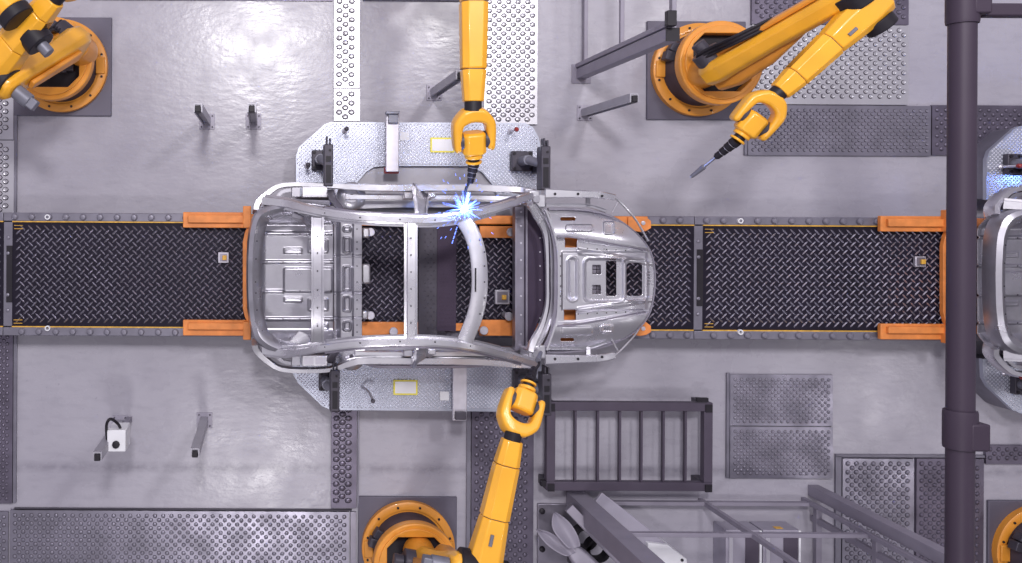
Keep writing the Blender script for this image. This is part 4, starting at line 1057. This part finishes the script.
p = P(682, 560, .4); MB().cyl((p.x, p.y, .4), (p.x, p.y, .41), .015).build('screw', 'black', t)
# side girder beyond the stout post
t = thing('machine_girder', P(600, 540, 0), 'grey machine girder with round openings at the bottom beside the petal chute', 'girder')
mb = MB(); sweepP(mb, [(568, 507, .35), (600, 540, .5), (640, 580, .7)], .10, .30, 'box', 2); mb.build('beam', 'fence', t, .008)
mb = MB(); sweepP(mb, [(595, 500, .25), (640, 535, .3), (680, 570, .35)], .22, .06, 'box', 2); mb.build('cover', 'floorc', t, .008)
for px, py in ((587, 540), (600, 552)):
    mb = MB(); p = P(px, py, .35); mb.torus_loop((p.x, p.y, .2), [(.13, 0), (.13, .12), (.09, .12), (.09, 0)], 28); mb.build('hose_ring', 'black', t)
# floor tray with bolts
t = thing('floor_tray', P(560, 540, 0), 'dull grey floor tray under the petal chute', 'tray')
MB().pbox(538, 576, 504, 600, 0.0, .04).build('tray', 'steel_dark', t, .006)
for x, y in ((542, 511), (573, 511), (542, 549)):
    p = P(x, y, .04); MB().lathe((p.x, p.y, .04), [(.032, 0), (.03, .02), (.015, .028)], 16).build('bolt', 'black', t)
# petal chute
t = thing('petal_chute', P(570, 560, 0), 'pale grey chute of two leaf shaped petals in the bottom fence corner', 'chute')
def petal(pts, tip, z0, z1, curl):
    # pts: left edge / right edge pairs from tip to root
    n = len(pts); mb = MB(); vs = []
    for i, (l, r, c) in enumerate(pts):
        z = z0 + (z1 - z0) * i / (n - 1)
        vs += [P(*l, z + curl), P((l[0] + c[0]) / 2, (l[1] + c[1]) / 2, z + curl * .3), P(*c, z), P((r[0] + c[0]) / 2, (r[1] + c[1]) / 2, z + curl * .3), P(*r, z + curl)]
    fs = [(i * 5 + k, i * 5 + k + 1, (i + 1) * 5 + k + 1, (i + 1) * 5 + k) for i in range(n - 1) for k in range(4)]
    mb.add(vs, fs); o = mb.build('petal', 'floorc', t, fix=False); s = o.modifiers.new('thickness', 'SOLIDIFY'); s.thickness = .02; sb = o.modifiers.new('sub', 'SUBSURF'); sb.levels = sb.render_levels = 2
petal([((553, 512), (555, 511), (554, 512)), ((550, 522), (566, 517), (558, 519)), ((552, 532), (574, 526), (563, 529)), ((560, 541), (580, 538), (570, 540)), ((568, 550), (582, 547), (575, 549))], 0, .25, .55, .06)
petal([((535, 529), (537, 528), (536, 529)), ((538, 536), (550, 531), (544, 533)), ((545, 545), (562, 538), (553, 541)), ((556, 553), (572, 545), (564, 549)), ((567, 558), (578, 552), (572, 555))], 0, .25, .55, .06)
mb = MB(); sweepP(mb, [(570, 547, .45), (580, 558, .5), (600, 580, .55)], [.12, .2, .24], [.14, .2, .24], 'round', 3); mb.build('hub', 'floorc', t, .01)
mb = MB(); p = P(578, 562, .2); mb.box(p.x - .06, p.x + .06, p.y - .06, p.y + .06, 0, .5); mb.build('stand', 'dark', t)

# ------------------------------------------------------------------ overhead pipe
zp = 4.2; t = thing('overhead_pipe', P(962, 281, zp), 'thick dark purple pipe hanging overhead at the right', 'pipe')
s = F / (CAMH - zp); xp = P(961, 281, zp).x; ya = P(961, -60, zp).y; yb = P(961, 620, zp).y; r = 12.2 / s
MB().cyl((xp, yb, zp), (xp, ya, zp), r, n=48).build('tube', 'pipe', t)
def yy(py): return P(961, py, zp).y
mb = MB(); mb.lathe((xp, yy(448), zp), [(r * 1.0, 0), (r * 1.18, .0), (r * 1.22, .02), (r * 1.22, (yy(410) - yy(448)) - .02), (r * 1.18, yy(410) - yy(448)), (r, yy(410) - yy(448))], 48, axis=(0, 1, 0), caps=False); mb.build('collar', 'pipe', t)
mb = MB(); mb.lathe((xp, yy(24), zp), [(r, 0), (r * 1.14, 0), (r * 1.18, .02), (r * 1.18, .5), (r, .5)], 48, axis=(0, 1, 0), caps=False); mb.build('collar', 'pipe', t)
mb = MB(); mb.box(xp + r * .0, xp + r * 1.55, yy(448), yy(421), zp - .02, zp + r * 1.25); mb.build('clamp_block', 'pipe', t, .012)
mb = MB(); mb.box(xp + r * .1, xp + r * 1.55, yy(16), yy(-10), zp - .05, zp + r * 1.2); mb.box(xp + r * 1.5, xp + r * 6, yy(17), yy(4), zp - .04, zp + .04); mb.build('wall_arm', 'pipe', t, .012)
